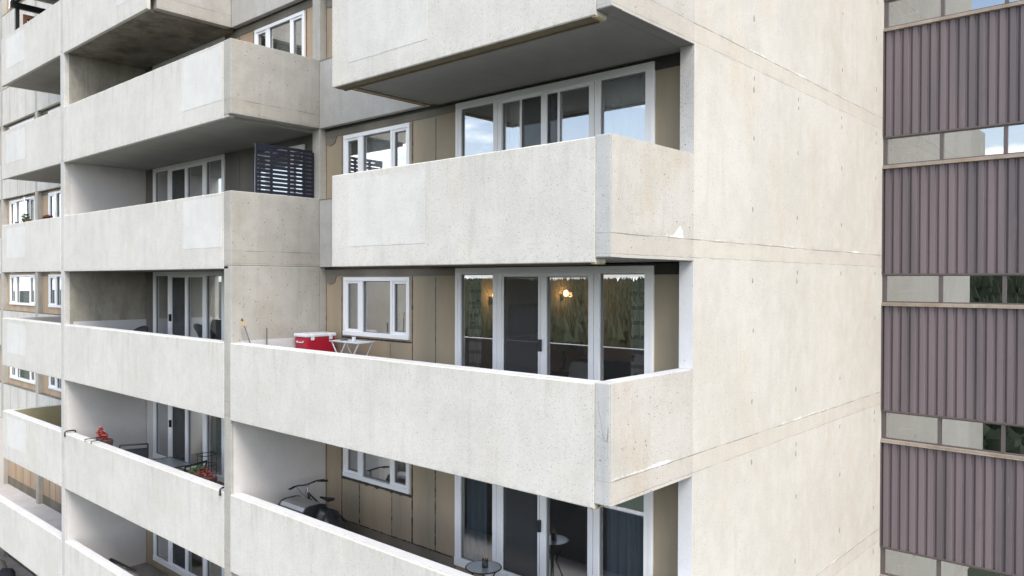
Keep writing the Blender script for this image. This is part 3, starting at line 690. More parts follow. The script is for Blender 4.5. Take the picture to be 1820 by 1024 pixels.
cs = [
 ('A', 0, -1.62, -.74, M_CURW, 'pale blue pleated curtain at the right end of the topmost corner-bay sliding window', 0),
 ('A', 0, -3.35, -2.45, M_CURC, 'creamy pleated curtain behind the screened middle leaf of the topmost corner-bay sliding window', 0),
 ('A', -1, -4.28, -3.98, M_CURP, 'dark patterned drape at the left side of the corner window with the lit wall lamp', 0),
 ('A', -1, -1.12, -.86, M_CURP, 'grey patterned drape at the right side of the corner window with the lit wall lamp', 0),
 ('A', -2, -4.25, -3.80, M_CURB, 'sheer dark blue curtain at the left end of the window below the lamp-lit corner balcony', 0),
 ('A', -2, -1.50, -.82, M_CURB, 'sheer blue curtain at the right end of the window below the lamp-lit corner balcony', 0),
 ('B', 0, -15.78, -15.45, M_CURG, 'grey curtain at the left end of the middle-bay window beside the navy slatted screen', 0),
 ('B', 0, -13.0, -12.35, M_CURG, 'grey curtain at the right end of the middle-bay window beside the navy slatted screen', 0),
 ('B', -1, -15.78, -15.50, M_CURG, 'thin grey curtain left in the middle-bay window with the black door handle', 0),
 ('B', -1, -13.95, -13.2, M_CURC, 'beige curtain behind the sliding leaf of the middle-bay window with the black door handle', 0),
 ('B', -1, -12.95, -12.2, M_CURG, 'grey curtain right in the middle-bay window with the black door handle', 0),
 ('B', -2, -15.80, -15.3, M_CURG, 'grey curtain at the left end of the window behind the patio chairs', 0),
 ('B', -2, -14.0, -12.25, M_CURC, 'long pale curtain filling the right half of the window behind the patio chairs', 0),
 ('B', -3, -15.82, -14.9, M_CURC, 'pale curtain at the left end of the lowest visible middle-bay window', 0),
 ('B', -3, -12.95, -12.2, M_CURC, 'pale curtain at the right end of the lowest visible middle-bay window', 0),
 ('A', 0, -7.35, -5.72, M_CURW, 'white curtain across the small window right of the navy slatted screen', 1),
 ('A', -1, -7.40, -7.0, M_CURG, 'dim grey curtain at the left of the small window above the red cooler', 1),
 ('A', -2, -6.75, -6.25, M_CURG, 'grey curtain in the middle of the small window above the bicycle', 1),
 ('B', 1, -10.4, -8.9, M_CURC, 'greenish cream curtain in the topmost small window of the middle bay', 1),
 ('B', 0, -10.7, -8.85, M_CURC, 'cream curtain behind the navy slatted screen', 1),
 ('C', 0, -23.7, -21.3, M_CURW, 'white curtain in the window behind the red planter of the left balcony', 1),
 ('C', -1, -23.7, -21.3, M_CURW, 'white curtain in the left bay window one floor below the planter balcony', 1),
 ('C', -2, -23.7, -21.3, M_CURC, 'pale curtain in the left bay window above the olive painted balcony', 1),
 ('D', 0, -27.8, -25.3, M_CURW, 'white curtain in the far left window with an open casement', 1),
 ('D', -1, -27.1, -25.8, M_CURW, 'white curtain in the centre light of the far left window, middle row', 1),
 ('D', -2, -27.1, -25.8, M_CURC, 'pale green curtain in the centre light of the far left window, lower row', 1),
]
for bay, k, x0, x1, mat, lab, g in cs:
    top = zt_(k); bot = zb_(k) if not g else (k+1)*H-1.5
    curtain(x0, x1, top, bot, mat, lab, G2 if g else G1, y=2.19 if g else 2.095)

# ------------------------------------------------------------------ things in the lamp-lit room
def sconce(x, y, z, lab):
    t_ = thing('wall_lamp', lab, 'wall lamp', (x, y, z), 0, 'lit wall lamps in the corner room')
    MB().box(-.04, .04, -.03, .0, -.07, .07).tube([(0, -.03, 0), (0, -.10, -.02), (0, -.12, .03)], .010, 6).build('bracket', M_BLACK, t_, .004)
    MB().lathe((0, -.12, .03), [(.018, 0), (.045, .03), (.05, .07), (.032, .11), (.004, .125)], 14).build('bulb', M_BULB, t_)
    ld = bpy.data.lights.new('lamp_light', 'POINT'); ld.energy = 1.1; ld.color = (1, .55, .22); ld.shadow_soft_size = .05
    lo = bpy.data.objects.new('lamp_light', ld); COL.objects.link(lo); lo.parent = t_; lo.location = (0, -.22, .06)
    return t_
sconce(-5.095, 5.62, -.60, 'lit amber wall lamp seen through the third pane of the corner window').rotation_euler = (0, 0, R(90))
sconce(-5.095, 3.50, -.62, 'lit amber wall lamp beside the left patterned drape of the corner window').rotation_euler = (0, 0, R(90))
tb = thing('side_table', 'dark side table under the reading lamp inside the corner window', 'side table', (-3.45, 3.6, -2.44))
MB().box(-.3, .3, -.25, .25, .62, .66).build('table_top', M_BLACK, tb, .005)
for sx_, sy_ in ((-1, -1), (-1, 1), (1, -1), (1, 1)):
    MB().box(sx_*.27-.02, sx_*.27+.02, sy_*.22-.02, sy_*.22+.02, 0, .62).build('leg', M_BLACK, tb)
lp = thing('table_lamp', 'unlit table lamp with pleated shade silhouetted inside the corner window', 'table lamp', (-3.45, 3.6, -1.78))
MB().lathe((0, 0, 0), [(.09, 0), (.085, .02), (.03, .04), (.02, .1), (.045, .16), (.02, .26), (.012, .38)], 16).build('base', M_BLACK, lp)
MB().lathe((0, 0, .34), [(.22, 0), (.20, .06), (.10, .20), (.06, .24)], 20).build('lamp_shade', M_SHADE, lp)
sf = thing('sofa', 'dark sofa with a pale cushion just inside the corner window', 'sofa', (-2.6, 3.45, -2.44))
MB().box(-.75, .75, -.35, .35, .1, .42).build('seat', M_MESHF, sf, .04); MB().box(-.75, .75, .3, .5, .42, .85).build('backrest', M_MESHF, sf, .05)
MB().box(-.9, -.75, -.35, .5, .1, .62).build('armrest', M_MESHF, sf, .04); MB().box(.75, .9, -.35, .5, .1, .62).build('armrest', M_MESHF, sf, .04)
cu = MB().obox((0, 0, .2), (.46, .14, .42), Matrix.Rotation(R(-18), 3, 'X')).build('cushion', M_WPLAST, None, .05); cu.location = (-2.95, 3.42, -2.02)
tag(cu, 'pale square cushion propped on the dark sofa inside the corner window', 'cushion')
pf = thing('framed_picture', 'dark framed picture between the two wall lamps of the corner room', 'picture', (-5.095, 4.5, -1.0), R(90))
MB().box(-.5, .5, -.03, 0, -.30, .30).build('frame', M_BLACK, pf); MB().box(-.43, .43, -.035, -.03, -.23, .23).build('print', M_ROOMD, pf)
# white-topped bin and red shelf seen through the middle bay window
bn = thing('laundry_bin', 'tall white bin standing inside the middle-bay window with the black door handle', 'bin', (-15.45, 2.45, -2.44))
MB().lathe((0, 0, 0), [(.20, 0), (.24, .9), (.25, .95), (.2, 1.0), (.05, 1.06)], 18).build('body', M_WPLAST, bn); MB().box(-.3, .3, .3, .33, 1.0, 1.2).build('shelf_board', M_WOOD, bn)

# ------------------------------------------------------------------ balcony belongings
def legs_x(t_, w, dpt, h, r=.011, mat=M_ALU):
    for y in (-dpt/2, dpt/2):
        MB().bar((-w*.42, y, 0), (w*.30, y, h), r).build('leg', mat, t_); MB().bar((w*.42, y*.9, 0), (-w*.30, y*.9, h), r).build('leg', mat, t_)
zf1 = -2.44
# storage crate under the cooler
cr_ = thing('storage_crate', 'grey storage crate under the red cooler', 'crate', (-7.86, 1.50, zf1))
MB().box(-.20, .20, -.34, .34, 0, .70).build('body', M_GREYPOLE, cr_, .02); MB().box(-.22, .22, -.36, .36, .70, .74).build('lid', M_GREYPOLE, cr_, .01)
co = thing('cooler', 'red picnic cooler with a white lid in the back corner of the balcony', 'cooler', (-7.80, 1.53, zf1+.745), R(90))
bmz = MB(); b0 = [(-.32, -.20), (.32, -.20), (.32, .20), (-.32, .20)]
bmz.add([(x*.94, y*.94, 0) for x, y in b0]+[(x, y, .37) for x, y in b0], [(3, 2, 1, 0), (4, 5, 6, 7), (0, 1, 5, 4), (1, 2, 6, 5), (2, 3, 7, 6), (3, 0, 4, 7)]).build('body', M_RED, co, .025)
MB().box(-.335, .335, -.215, .215, .375, .44).build('lid', M_WPLAST, co, .02)
for x in (-.20, .20): MB().box(x-.03, x+.03, -.235, -.20, .32, .42).build('latch', M_WPLAST, co, .004)
MB().tube([(-.32, -.1, .30), (-.345, -.1, .28), (-.345, .1, .28), (-.32, .1, .30)], .010, 6).build('handle', M_WPLAST, co)
ft = thing('folding_table', 'small white folding table with crossed legs beside the red cooler', 'folding table', (-6.72, 1.58, zf1))
MB().box(-.42, .42, -.17, .17, 1.065, 1.085).tube([(-.43, -.18, 1.075), (.43, -.18, 1.075), (.43, .18, 1.075), (-.43, .18, 1.075)], .012, 6, True).build('tabletop', M_WPLAST, ft)
for y in (-.15, .15):
    MB().bar((-.40, y, 1.06), (-.02, y, .55), .012).bar((-.02, y, .55), (-.40, y, 0), .012).build('leg', M_WPLAST, ft)
    MB().bar((.02, y, 1.06), (-.36, y, .55), .012).bar((.40, y, 1.06), (.04, y, .55), .012).bar((.04, y, .55), (.40, y, 0), .012).build('leg', M_WPLAST, ft)
MB().bar((-.18, -.15, .80), (.20, -.15, .80), .009).bar((-.18, .15, .80), (.20, .15, .80), .009).build('brace', M_WPLAST, ft)
mg = thing('cup', 'small clear cup on the white folding table', 'cup', (-6.62, 1.55, zf1+1.087)); MB().lathe((0, 0, 0), [(.03, 0), (.036, .08), (.033, .08), (.028, .01)], 14).build('cup_body', M_WPLAST, mg)
mg2 = thing('ashtray', 'low grey dish on the white folding table', 'dish', (-6.95, 1.58, zf1+1.087)); MB().lathe((0, 0, 0), [(.06, 0), (.085, .03), (.075, .03), (.05, .012)], 16).build('dish_body', M_GREYPOLE, mg2)
br = thing('broom', 'broom leaning on the fin wall with a yellow tipped dark handle', 'broom', (-7.70, .45, zf1))
a, b_ = Vector((.0, .05, .04)), Vector((-.30, -.30, 1.47)); d_ = (b_-a)
MB().bar(a, a+d_*.93, .013).build('pole', M_GREYPOLE, br); MB().tube([a+d_*.93, a+d_*.985], .018).build('grip', M_YELLOW, br); MB().tube([a+d_*.985, a+d_*1.02], [.018, .010]).build('tip', M_BLACK, br)
MB().box(-.16, .16, 0, .08, 0, .10).build('brush_head', M_BLACK, br, .01)
br2 = thing('mop', 'plain grey mop handle standing upright near the fin wall', 'mop', (-7.98, .62, zf1))
MB().bar((0, 0, .04), (.0, .0, 1.31), .013).build('pole', M_GREYPOLE, br2); MB().box(-.06, .14, -.05, .07, 0, .06).build('mop_head', M_TARP, br2, .01)

# lattice screen on the middle balcony
ls = thing('privacy_screen', 'navy slatted privacy screen standing on the end wall of the middle-bay balcony', 'screen', (-8.26, 1.18, 1.336))
for y in (-.61, -.30, .07, .40, .60): MB().box(-.02, .02, y-.02, y+.02, 0, .90 if y > -.5 else .93).build('post', M_NAVY, ls)
sl = MB()
for i in range(12): sl.box(.0205, .034, -.59, .58, .015+i*.078, .015+i*.078+.056)
sl.build('slats', M_NAVY, ls)
MB().prism([(-.60, .80), (-.24, .80), (-.60, .93)], 'X', .021, .036).build('brace_board', M_NAVY, ls)

# canopy and red-brown screen on the upper left balcony
zc = 2*H+PT
cn_ = thing('gazebo_frame', 'dark gazebo frame on the highest left balcony at the upper left corner', 'gazebo', (-21.0, .3, 2*H+.26))
MB().box(-.05, .05, -.06, .04, 0, 1.98).build('post', M_BLACK, cn_); MB().box(-.05, .05, 1.25, 1.33, 0, 1.98).build('post', M_BLACK, cn_)
MB().obox((0, .62, 2.03), (.10, 1.6, .17), Matrix.Identity(3)).build('side_beam', M_BLACK, cn_)
MB().box(-.05, 3.6, -.10, -.0, 2.10, 2.24).build('front_beam', M_BLACK, cn_)
MB().prism([(-.35, 2.45), (-.12, 2.10), (-.02, 2.10), (-.22, 2.45)], 'X', -.05, .05).build('brace', M_BLACK, cn_)
rs = thing('lattice_panel', 'red brown framed lattice panel beside the dark gazebo frame', 'lattice panel', (-20.92, .42, 2*H+.26))
MB().box(-.02, .02, .0, .10, .2, 1.80).box(-.02, .02, .10, 1.3, 1.68, 1.80).box(-.02, .02, 1.2, 1.3, .2, 1.68).build('frame', M_BRICKR, rs)
la = MB()
for i in range(18): la.box(-.012, .012, .1, 1.2, .24+i*.082, .24+i*.082+.040)
for i in range(9): la.box(-.018, -.012, .14+i*.125, .18+i*.125, .2, 1.68)
la.build('lattice', M_NAVY, rs)

# flowers
def blob(mb, c, r, n, size, seed, squash=1):
    random.seed(seed)
    for i in range(n):
        v = Vector((random.gauss(0, 1), random.gauss(0, 1), random.gauss(0, 1))).normalized()*r*random.random()**.4; v.z *= squash
        q = Matrix.Rotation(random.uniform(0, 6.3), 3, 'Z')@Matrix.Rotation(random.uniform(-1.2, 1.2), 3, 'X'); p_ = Vector(c)+v; s_ = size*random.uniform(.6, 1.3)
        mb.add([p_+q@Vector(w)*s_ for w in ((-1, 0, 0), (-.3, -.55, .12), (.7, -.4, 0), (1.1, 0, .15), (.6, .45, 0), (-.3, .55, .1))], [(0, 1, 2, 3, 4, 5)])
    return mb
def planter(name, lab, x, y, z, w, dpt, h, blooms, leaves, petal, group=None, brackets=False, potmat=M_POT):
    t_ = thing(name, lab, 'planter', (x, y, z), 0, group)
    MB().add([(-w/2*.93, -dpt/2*.85, 0), (w/2*.93, -dpt/2*.85, 0), (w/2*.93, dpt/2*.85, 0), (-w/2*.93, dpt/2*.85, 0), (-w/2, -dpt/2, h), (w/2, -dpt/2, h), (w/2, dpt/2, h), (-w/2, dpt/2, h)],
             [(3, 2, 1, 0), (4, 5, 6, 7), (0, 1, 5, 4), (1, 2, 6, 5), (2, 3, 7, 6), (3, 0, 4, 7)]).build('trough', potmat, t_, .006)
    if leaves:
        mb = MB()
        for (cx, cy, cz, r, n) in leaves: blob(mb, (cx, cy, cz), r, n, .028, int(cx*100)+n)
        mb.build('foliage', M_LEAF, t_)
    if blooms:
        mb = MB()
        for (cx, cy, cz, r, n) in blooms: blob(mb, (cx, cy, cz), r, n, .03, int(cx*100)+n+3)
        mb.build('flowers', petal, t_)
    if brackets:
        for bx_ in (-w*.3, w*.3): MB().box(bx_-.012, bx_+.012, -dpt/2-.28, dpt/2, h-.002, h+.014).box(bx_-.012, bx_+.012, -dpt/2-.28, -dpt/2-.27, h-.05, h-.002).build('bracket', M_BLACK, t_)
    return t_
zp2 = -2*H+PT
pl = planter('flower_box', 'brown flower box with bright red flowers hooked over the parapet of the patio-chair balcony', -14.70, .32, zp2-.10, .62, .18, .15,
        [(-.14, -.05, .24, .09, 60), (.02, -.02, .22, .08, 50), (-.10, -.05, .36, .05, 25)], [(-.05, 0, .18, .10, 30)], M_PETAL, 'flower boxes on the patio-chair balcony', True)
mb = MB(); blob(mb, (-.10, -.05, .38, ), .045, 14, .024, 5); mb.build('pale_flowers', M_PETALP, pl)
planter('flower_box', 'flower box of dark red flowers and green leaves right of the patio chairs', -9.95, .38, zp2-.16, .85, .20, .15,
        [(.10, 0, .17, .15, 130), (.28, 0, .14, .10, 60)], [(-.33, -.02, .17, .12, 90), (-.1, .05, .16, .12, 60)], M_RUST, 'flower boxes on the patio-chair balcony')
planter('flower_box', 'trough of dark red plants on the planter balcony parapet at far left', -17.95-.6, .32, PT-.08, .9, .18, .14,
        [(-.2, 0, .16, .10, 70), (.0, 0, .17, .10, 70), (.2, 0, .15, .10, 60)], [(0, 0, .13, .12, 40)], M_RUST, 'plants on the far left parapet')
planter('flower_pot', 'low pot of green leaves overhanging the planter balcony parapet at far left', -19.75, .16, PT+.01, .22, .16, .10,
        None, [(0, -.02, .14, .12, 120), (.02, -.1, .02, .07, 40)], M_RUST, 'plants on the far left parapet')
pw = thing('garden_pinwheel', 'white toy pinwheel at the right end of the far left red plant trough', 'pinwheel', (-17.75, .25, PT))
MB().bar((0, 0, -.3), (0, 0, .16), .006).build('stick', M_WPLAST, pw)
v_ = MB()
for i in range(6):
    a_ = i*math.pi/3; v_.add([(0, -.012, .17), (.09*math.cos(a_), -.012, .17+.09*math.sin(a_)), (.07*math.cos(a_+.6), -.03, .17+.07*math.sin(a_+.6))], [(0, 1, 2)])
o_ = v_.build('vanes', M_WPLAST, pw); o_.modifiers.new('t', 'SOLIDIFY').thickness = .003
cpv = thing('pebble_dish', 'tiny dark dish on the far left parapet left of the leafy pot', 'dish', (-20.4, .1, PT+.006)); MB().lathe((0, 0, 0), [(.04, 0), (.06, .05), (.05, .05), (.03, .01)], 12).build('dish_body', M_BLACK, cpv)

# black curved hooks at both ends of the parapet
for i, (x, lab) in enumerate(((-16.27, 'black curved hook over the left end of the patio-chair balcony parapet'), (-8.47, 'black curved hook over the right end of the patio-chair balcony parapet'))):
    hk = thing('parapet_hook', lab, 'hook', (x, .09, zp2), 0, 'black hooks on the parapet')
    MB().tube([(0, -.115, -.06), (0, -.118, .02), (0, -.10, .05), (0, -.06, .058), (0, .08, .058), (0, .12, .045), (0, .135, .0)], .018, 8).build('hook_bar', M_BLACK, hk)
    MB().tube([(-.02, -.114, -.06), (.02, -.114, -.06)], .02, 8).build('hook_tip', M_BLACK, hk)

# patio chairs, table and wire stand
zf2 = -2*H+.26
def patio_chair(loc, rz, lab):
    t_ = thing('patio_chair', lab, 'chair', loc, rz, 'patio chairs on the flower-box balcony')
    w = .30
    for s_ in (-1, 1):
        MB().tube([(s_*w, -.28, 0), (s_*w, -.30, .60), (s_*w, .18, .64), (s_*w, .27, .60)], .016, 8).build('front_leg_and_arm', M_BLACK, t_)
        MB().tube([(s_*w, .34, 0), (s_*w, .22, .42), (s_*w, .30, .98)], .016, 8).build('rear_leg', M_BLACK, t_)
    MB().bar((-w, .30, .975), (w, .30, .975), .020).bar((-w, .285, .87), (w, .285, .87), .015).build('top_rail', M_BLACK, t_)
    MB().add([(-w+.02, .222, .45), (w-.02, .222, .45), (w-.02, .282, .865), (-w+.02, .282, .865), (-w+.02, .232, .45), (w-.02, .232, .45), (w-.02, .292, .865), (-w+.02, .292, .865)],
             [(0, 1, 2, 3), (7, 6, 5, 4), (0, 4, 5, 1), (3, 2, 6, 7), (0, 3, 7, 4), (1, 5, 6, 2)]).build('sling_back', M_MESHF, t_)
    MB().box(-w+.02, w-.02, -.26, .21, .43, .445).build('seat', M_MESHF, t_)
    return t_
patio_chair((-13.85, .62, zf2), R(62), 'charcoal patio chair left of the glass patio table')
patio_chair((-11.45, .74, zf2), R(-70), 'charcoal patio chair right of the glass patio table, beside the dark red flowers')
pt = thing('patio_table', 'rectangular patio table with a frosted grey glass top between two charcoal chairs', 'table', (-12.75, .95, zf2), 0)
MB().box(-.55, .55, -.30, .30, .715, .725).build('glass_top', M_TGLASS, pt)
MB().tube([(-.56, -.31, .72), (.56, -.31, .72), (.56, .31, .72), (-.56, .31, .72)], .014, 6, True).build('rim', M_BLACK, pt)
for sx_ in (-1, 1):
    for sy_ in (-1, 1): MB().bar((sx_*.5, sy_*.27, 0), (sx_*.52, sy_*.28, .71), .014).build('leg', M_BLACK, pt)
ws = thing('wire_plant_stand', 'black wire plant stand of rings by the sliding window behind the patio chairs', 'plant stand', (-12.05, 1.52, zf2))
wm = MB()
for z_ in (.93, .70, .45, .1): wm.tube([(.20*math.cos(a), .20*math.sin(a), z_) for a in [i*math.pi/10 for i in range(20)]], .008, 6, True)
wm.build('rings', M_BLACK, ws)
for i in range(6): a_ = i*math.pi/3; MB().tube([(.2*math.cos(a_), .2*math.sin(a_), 0), (.2*math.cos(a_), .2*math.sin(a_), .93), (.23*math.cos(a_), .23*math.sin(a_), .97)], .007, 6).build('rod', M_BLACK, ws)
# round-backed chair on the balcony above
rc = thing('round_chair', 'dark round-backed chair barely showing above the parapet beside the stained fin wall', 'chair', (-14.9, .95, zf1))
MB().tube([(.48*math.cos(a), .3*math.sin(a)+.1, .72+.30*math.sin(a)) for a in [math.pi*i/16 for i in range(17)]], .022, 8).build('back_rail', M_BLACK, rc)
MB().lathe((0, 0, .40), [(.44, 0), (.46, .03), (.44, .05)], 24).build('seat', M_MESHF, rc)
bk_ = MB(); bk_.add([(.46*math.cos(a)*q, (.3*math.sin(a)+.1)*(.75+.25*q), .44+(.28+.28*math.sin(a))*q) for a in [math.pi*i/16 for i in range(17)] for q in (.25, 1)], [(2*i, 2*i+2, 2*i+3, 2*i+1) for i in range(16)], True)
ob_ = bk_.build('back_shell', M_MESHF, rc); ob_.modifiers.new('t', 'SOLIDIFY').thickness = .01
for i in range(4): a_ = math.pi/4+i*math.pi/2; MB().bar((.40*math.cos(a_), .40*math.sin(a_), 0), (.3*math.cos(a_), .3*math.sin(a_), .40), .014).build('leg', M_BLACK, rc)

# barbecue
bb = thing('barbecue', 'black gas barbecue with a brushed steel lid in front of the bicycle', 'barbecue', (-7.10, .80, zf2))
prof = [(-.24, .70), (-.25, .78), (-.235, .90), (-.19, .955), (-.10, .975), (.10, .975), (.20, .95), (.25, .86), (.26, .70)]
MB().prism([(y, z) for y, z in prof], 'X', -.36, .36).build('lid', M_STEEL, bb, .012)
MB().prism([(y*1.03, .70+(z-.70)*1.03) for y, z in prof], 'X', .361, .40).build('lid_end', M_BLACK, bb, .01); MB().prism([(y*1.03, .70+(z-.70)*1.03) for y, z in prof], 'X', -.40, -.361).build('lid_end', M_BLACK, bb, .01)
MB().box(-.40, .40, -.27, .27, .46, .70).build('firebox', M_BLACK, bb, .02)
MB().bar((-.28, -.30, .80), (.28, -.30, .80), .012).build('handle', M_STEEL, bb)
MB().box(-.72, -.42, -.22, .22, .66, .70).build('side_shelf', M_BLACK, bb, .01); MB().box(.42, .66, -.22, .22, .56, .60).build('side_shelf', M_BLACK, bb, .01)
for sx_ in (-.36, .36):
    for sy_ in (-.22, .22): MB().box(sx_-.02, sx_+.02, sy_-.02, sy_+.02, .0, .46).build('leg', M_BLACK, bb)
# bicycle: pointing at the fin wall
bc = thing('bicycle', 'black bicycle parked behind the barbecue with its handlebar against the painted fin wall', 'bicycle', (-7.28, 1.28, zf2))
def wheel(cx, lab=None):
    mb = MB().tube([(cx+.33*math.cos(a), 0, .345+.33*math.sin(a)) for a in [i*math.pi/18 for i in range(36)]], .022, 8, True)
    w_ = mb.build('wheel', M_TYRE, bc)
    MB().tube([(cx+.305*math.cos(a), 0, .345+.305*math.sin(a)) for a in [i*math.pi/18 for i in range(36)]], .010, 6, True).build('rim', M_STEEL, w_)
    sp = MB()
    for i in range(16): a = i*math.pi/8; sp.bar((cx, .02*(-1)**i, .345), (cx+.30*math.cos(a), 0, .345+.30*math.sin(a)), .0022, 4)
    sp.tube([(cx, -.05, .345), (cx, .05, .345)], .02, 8).build('spokes', M_STEEL, w_)
wheel(-.52); wheel(.55)
fm = MB()
hd0, hd1 = (-.33, 0, .80), (-.37, 0, .92); bbk = (.10, 0, .30); st_ = (.22, 0, .70); ra = (.55, 0, .345)
for a, b2, r_ in ((hd0, bbk, .02), (hd1, st_, .018), (bbk, st_, .018), (hd0, hd1, .024)): fm.bar(a, b2, r_)
for s_ in (-.04, .04): fm.bar((bbk[0], s_*.6, bbk[2]), (ra[0], s_*1.4, ra[2]), .010); fm.bar((st_[0], s_*.4, st_[2]-.05), (ra[0], s_*1.4, ra[2]), .009)
fm.build('frame', M_BLACK, bc)
fk = MB()
for s_ in (-.045, .045): fk.tube([(-.335, s_*.9, .79), (-.40, s_, .62), (-.52, s_*1.2, .345)], .013, 6)
fk.bar((-.335, -.05, .79), (-.335, .05, .79), .02).build('fork', M_BLACK, bc)
MB().bar((-.37, 0, .92), (-.40, 0, 1.04), .017).bar((-.40, 0, 1.04), (-.46, 0, 1.055), .018).build('stem', M_STEEL, bc)
hb = MB().tube([(-.34, -.40, 1.075), (-.40, -.22, 1.09), (-.45, -.06, 1.06), (-.45, .06, 1.06), (-.42, .20, 1.10), (-.38, .36, 1.10)], .014, 8).build('handlebar', M_BLACK, bc)
for s_ in (-1, 1):
    MB().tube([(-.34+.0, s_*.41, 1.075), (-.385, s_*.28, 1.088)], .02, 8).build('grip', M_TYRE, hb)
    MB().tube([(-.40, s_*.24, 1.085), (-.47, s_*.27, 1.06), (-.45, s_*.38, 1.05)], .008, 6).build('brake_lever', M_BLACK, hb)
cb = MB()
for s_ in (-1, 1): cb.tube([(-.44, s_*.20, 1.07), (-.56, s_*.14, 1.03), (-.52, s_*.03, .88), (-.36, 0, .80)], .005, 5)
cb.build('cable', M_BLACK, bc)
MB().bar(st_, (.26, 0, .90), .014).build('seat_post', M_STEEL, bc)
MB().add([(.02, -.02, .93), (.02, .02, .93), (.14, .04, .935), (.14, -.04, .935), (.36, .085, .95), (.36, -.085, .95), (.02, -.02, .90), (.02, .02, .90), (.14, .03, .90), (.14, -.03, .90), (.36, .07, .90), (.36, -.07, .90)],
         [(0, 1, 2, 3), (3, 2, 4, 5), (6, 9, 8, 7), (9, 11, 10, 8), (0, 6, 7, 1), (4, 10, 11, 5), (1, 7, 8, 2), (2, 8, 10, 4), (0, 3, 9, 6), (3, 5, 11, 9)]).build('saddle', M_TYRE, bc, .01)
MB().tube([(ra[0]+.37*math.cos(a), 0, ra[2]+.37*math.sin(a)) for a in [R(20+i*8) for i in range(18)]], .022, 6, False, .5).build('mudguard', M_BLACK, bc)
MB().tube([(.10, -.06, .30), (.14, -.09, .16)], .012, 6).tube([(.10, .06, .30), (.06, .09, .44)], .012, 6).tube([(.10, -.05, .30), (.10, .05, .30)], .05, 12).build('crank', M_STEEL, bc)
# round glass table with a bottle on the lower corner balcony
rt = thing('round_table', 'round dark glass table at the bottom edge under the corner balcony', 'table', (-3.06, 1.22, zf2-.03))
MB().lathe((0, 0, 0), [(.25, .715), (.26, .722), (.25, .73)], 36).build('glass_top', M_TGLASS, rt)
MB().tube([(.26*math.cos(a), .26*math.sin(a), .722) for a in [i*math.pi/18 for i in range(36)]], .011, 6, True).build('rim', M_BLACK, rt)
for i in range(4): a_ = math.pi/4+i*math.pi/2; MB().tube([(.22*math.cos(a_), .22*math.sin(a_), 0), (.06*math.cos(a_), .06*math.sin(a_), .4), (.2*math.cos(a_), .2*math.sin(a_), .71)], .012, 6).build('leg', M_BLACK, rt)
cnn = thing('black_tin', 'black tin holding pale sticks on the round glass table', 'tin', (-3.03, 1.22, zf2+.701)); MB().lathe((0, 0, 0), [(.045, 0), (.045, .12), (.04, .12), (.04, .03)], 16).build('body', M_BLACK, cnn)
MB().bar((.0, .0, .03), (-.02, .01, .19), .006).bar((.01, .0, .03), (.03, .01, .17), .006).bar((-.01, .01, .03), (.0, -.02, .18), .006).build('stick', M_WOOD, cnn)

# rolled tarpaulins and sacks on the lowest balconies
def lumpy(name, lab, cat, loc, rx, ry, rz_, seed, mat, rot=0, group=None, n=18):
    random.seed(seed); vs = []; fs = []; ph = [random.uniform(0, 6) for _ in range(8)]
    m = n//2
    for i in range(m+1):
        th = math.pi*i/m
        for j in range(n):
            a = 2*math.pi*j/n; w = 1+.10*math.sin(3*a+ph[0]+2*th)+.08*math.sin(5*a+ph[1]-3*th)+.06*math.sin(7*th+ph[2]+a)
            z = math.cos(th)*w; vs.append((rx*math.sin(th)*math.cos(a)*w, ry*math.sin(th)*math.sin(a)*w, rz_*(max(z, -.75)+.75)))
    for i in range(m):
        for j in range(n): fs.append((i*n+j, i*n+(j+1) % n, (i+1)*n+(j+1) % n, (i+1)*n+j))
    o = MB().add(vs, fs, True).build(name, mat); o.location = loc; o.rotation_euler = (0, 0, rot)
    return tag(o, lab, cat, group)
zf3 = -3*H+.26
tr = MB().tube([(-.85, 0, .12), (-.6, .02, .14), (-.2, .01, .15), (.3, -.01, .13), (.75, 0, .14), (.85, .0, .13)], [.05, .12, .15, .14, .12, .06], 12, False, .8).build('rolled_tarpaulin', M_TARP)
tr.location = (-15.75, 1.05, zf3+.02); tr.rotation_euler = (0, 0, R(8)); tag(tr, 'rolled grey tarpaulin lying on the lowest middle balcony floor', 'tarpaulin')
tr = MB().tube([(-.9, 0, .10), (-.8, .0, .12), (-.5, .02, .06), (.8, -.01, .03)], [.04, .10, .05, .02], 10, False, .8).build('umbrella', M_BLACK)
tr.location = (-15.95, 1.12, zf3+.26); tr.rotation_euler = (0, 0, R(8)); tag(tr, 'closed black umbrella lying along the grey tarpaulin roll', 'umbrella')
lumpy('sack', 'crumpled grey sack on the lowest middle balcony below the sliding window', 'sack', (-12.9, 1.45, zf3), .30, .20, .13, 3, M_TARP)
lumpy('grill_cover', 'crumpled black cover heaped between the barbecue and the tan wall', 'cover', (-6.52, .92, zf2), .36, .30, .50, 9, M_BLACK, .2)
zf4 = -4*H+.26
lumpy('sack', 'large grey sack in the dark balcony at the bottom left corner', 'sack', (-26.6, 1.1, zf4), .45, .35, .28, 5, M_TARP, .3)
lumpy('rubbish_bag', 'black bag beside the grey sack in the bottom left balcony', 'bag', (-25.7, 1.2, zf4), .35, .30, .22, 6, M_MESHF, .3)
# open casement leaf at the far left window
oc = thing('open_casement', 'open white casement leaf swung out from the far left window', 'window leaf', (-26.35, YW-.04, H-.13))
MB().box(0, .95, -.02, .02, -.06, 0).box(0, .95, -.02, .02, -1.04, -.98).box(0, .06, -.02, .02, -.98, -.06).box(.89, .95, -.02, .02, -.98, -.06).build('frame', M_VINYL, oc)
MB().box(.06, .89, -.004, .004, -.98, -.06).build('pane', M_GLASSW, oc); oc.rotation_euler = (0, 0, R(-14))

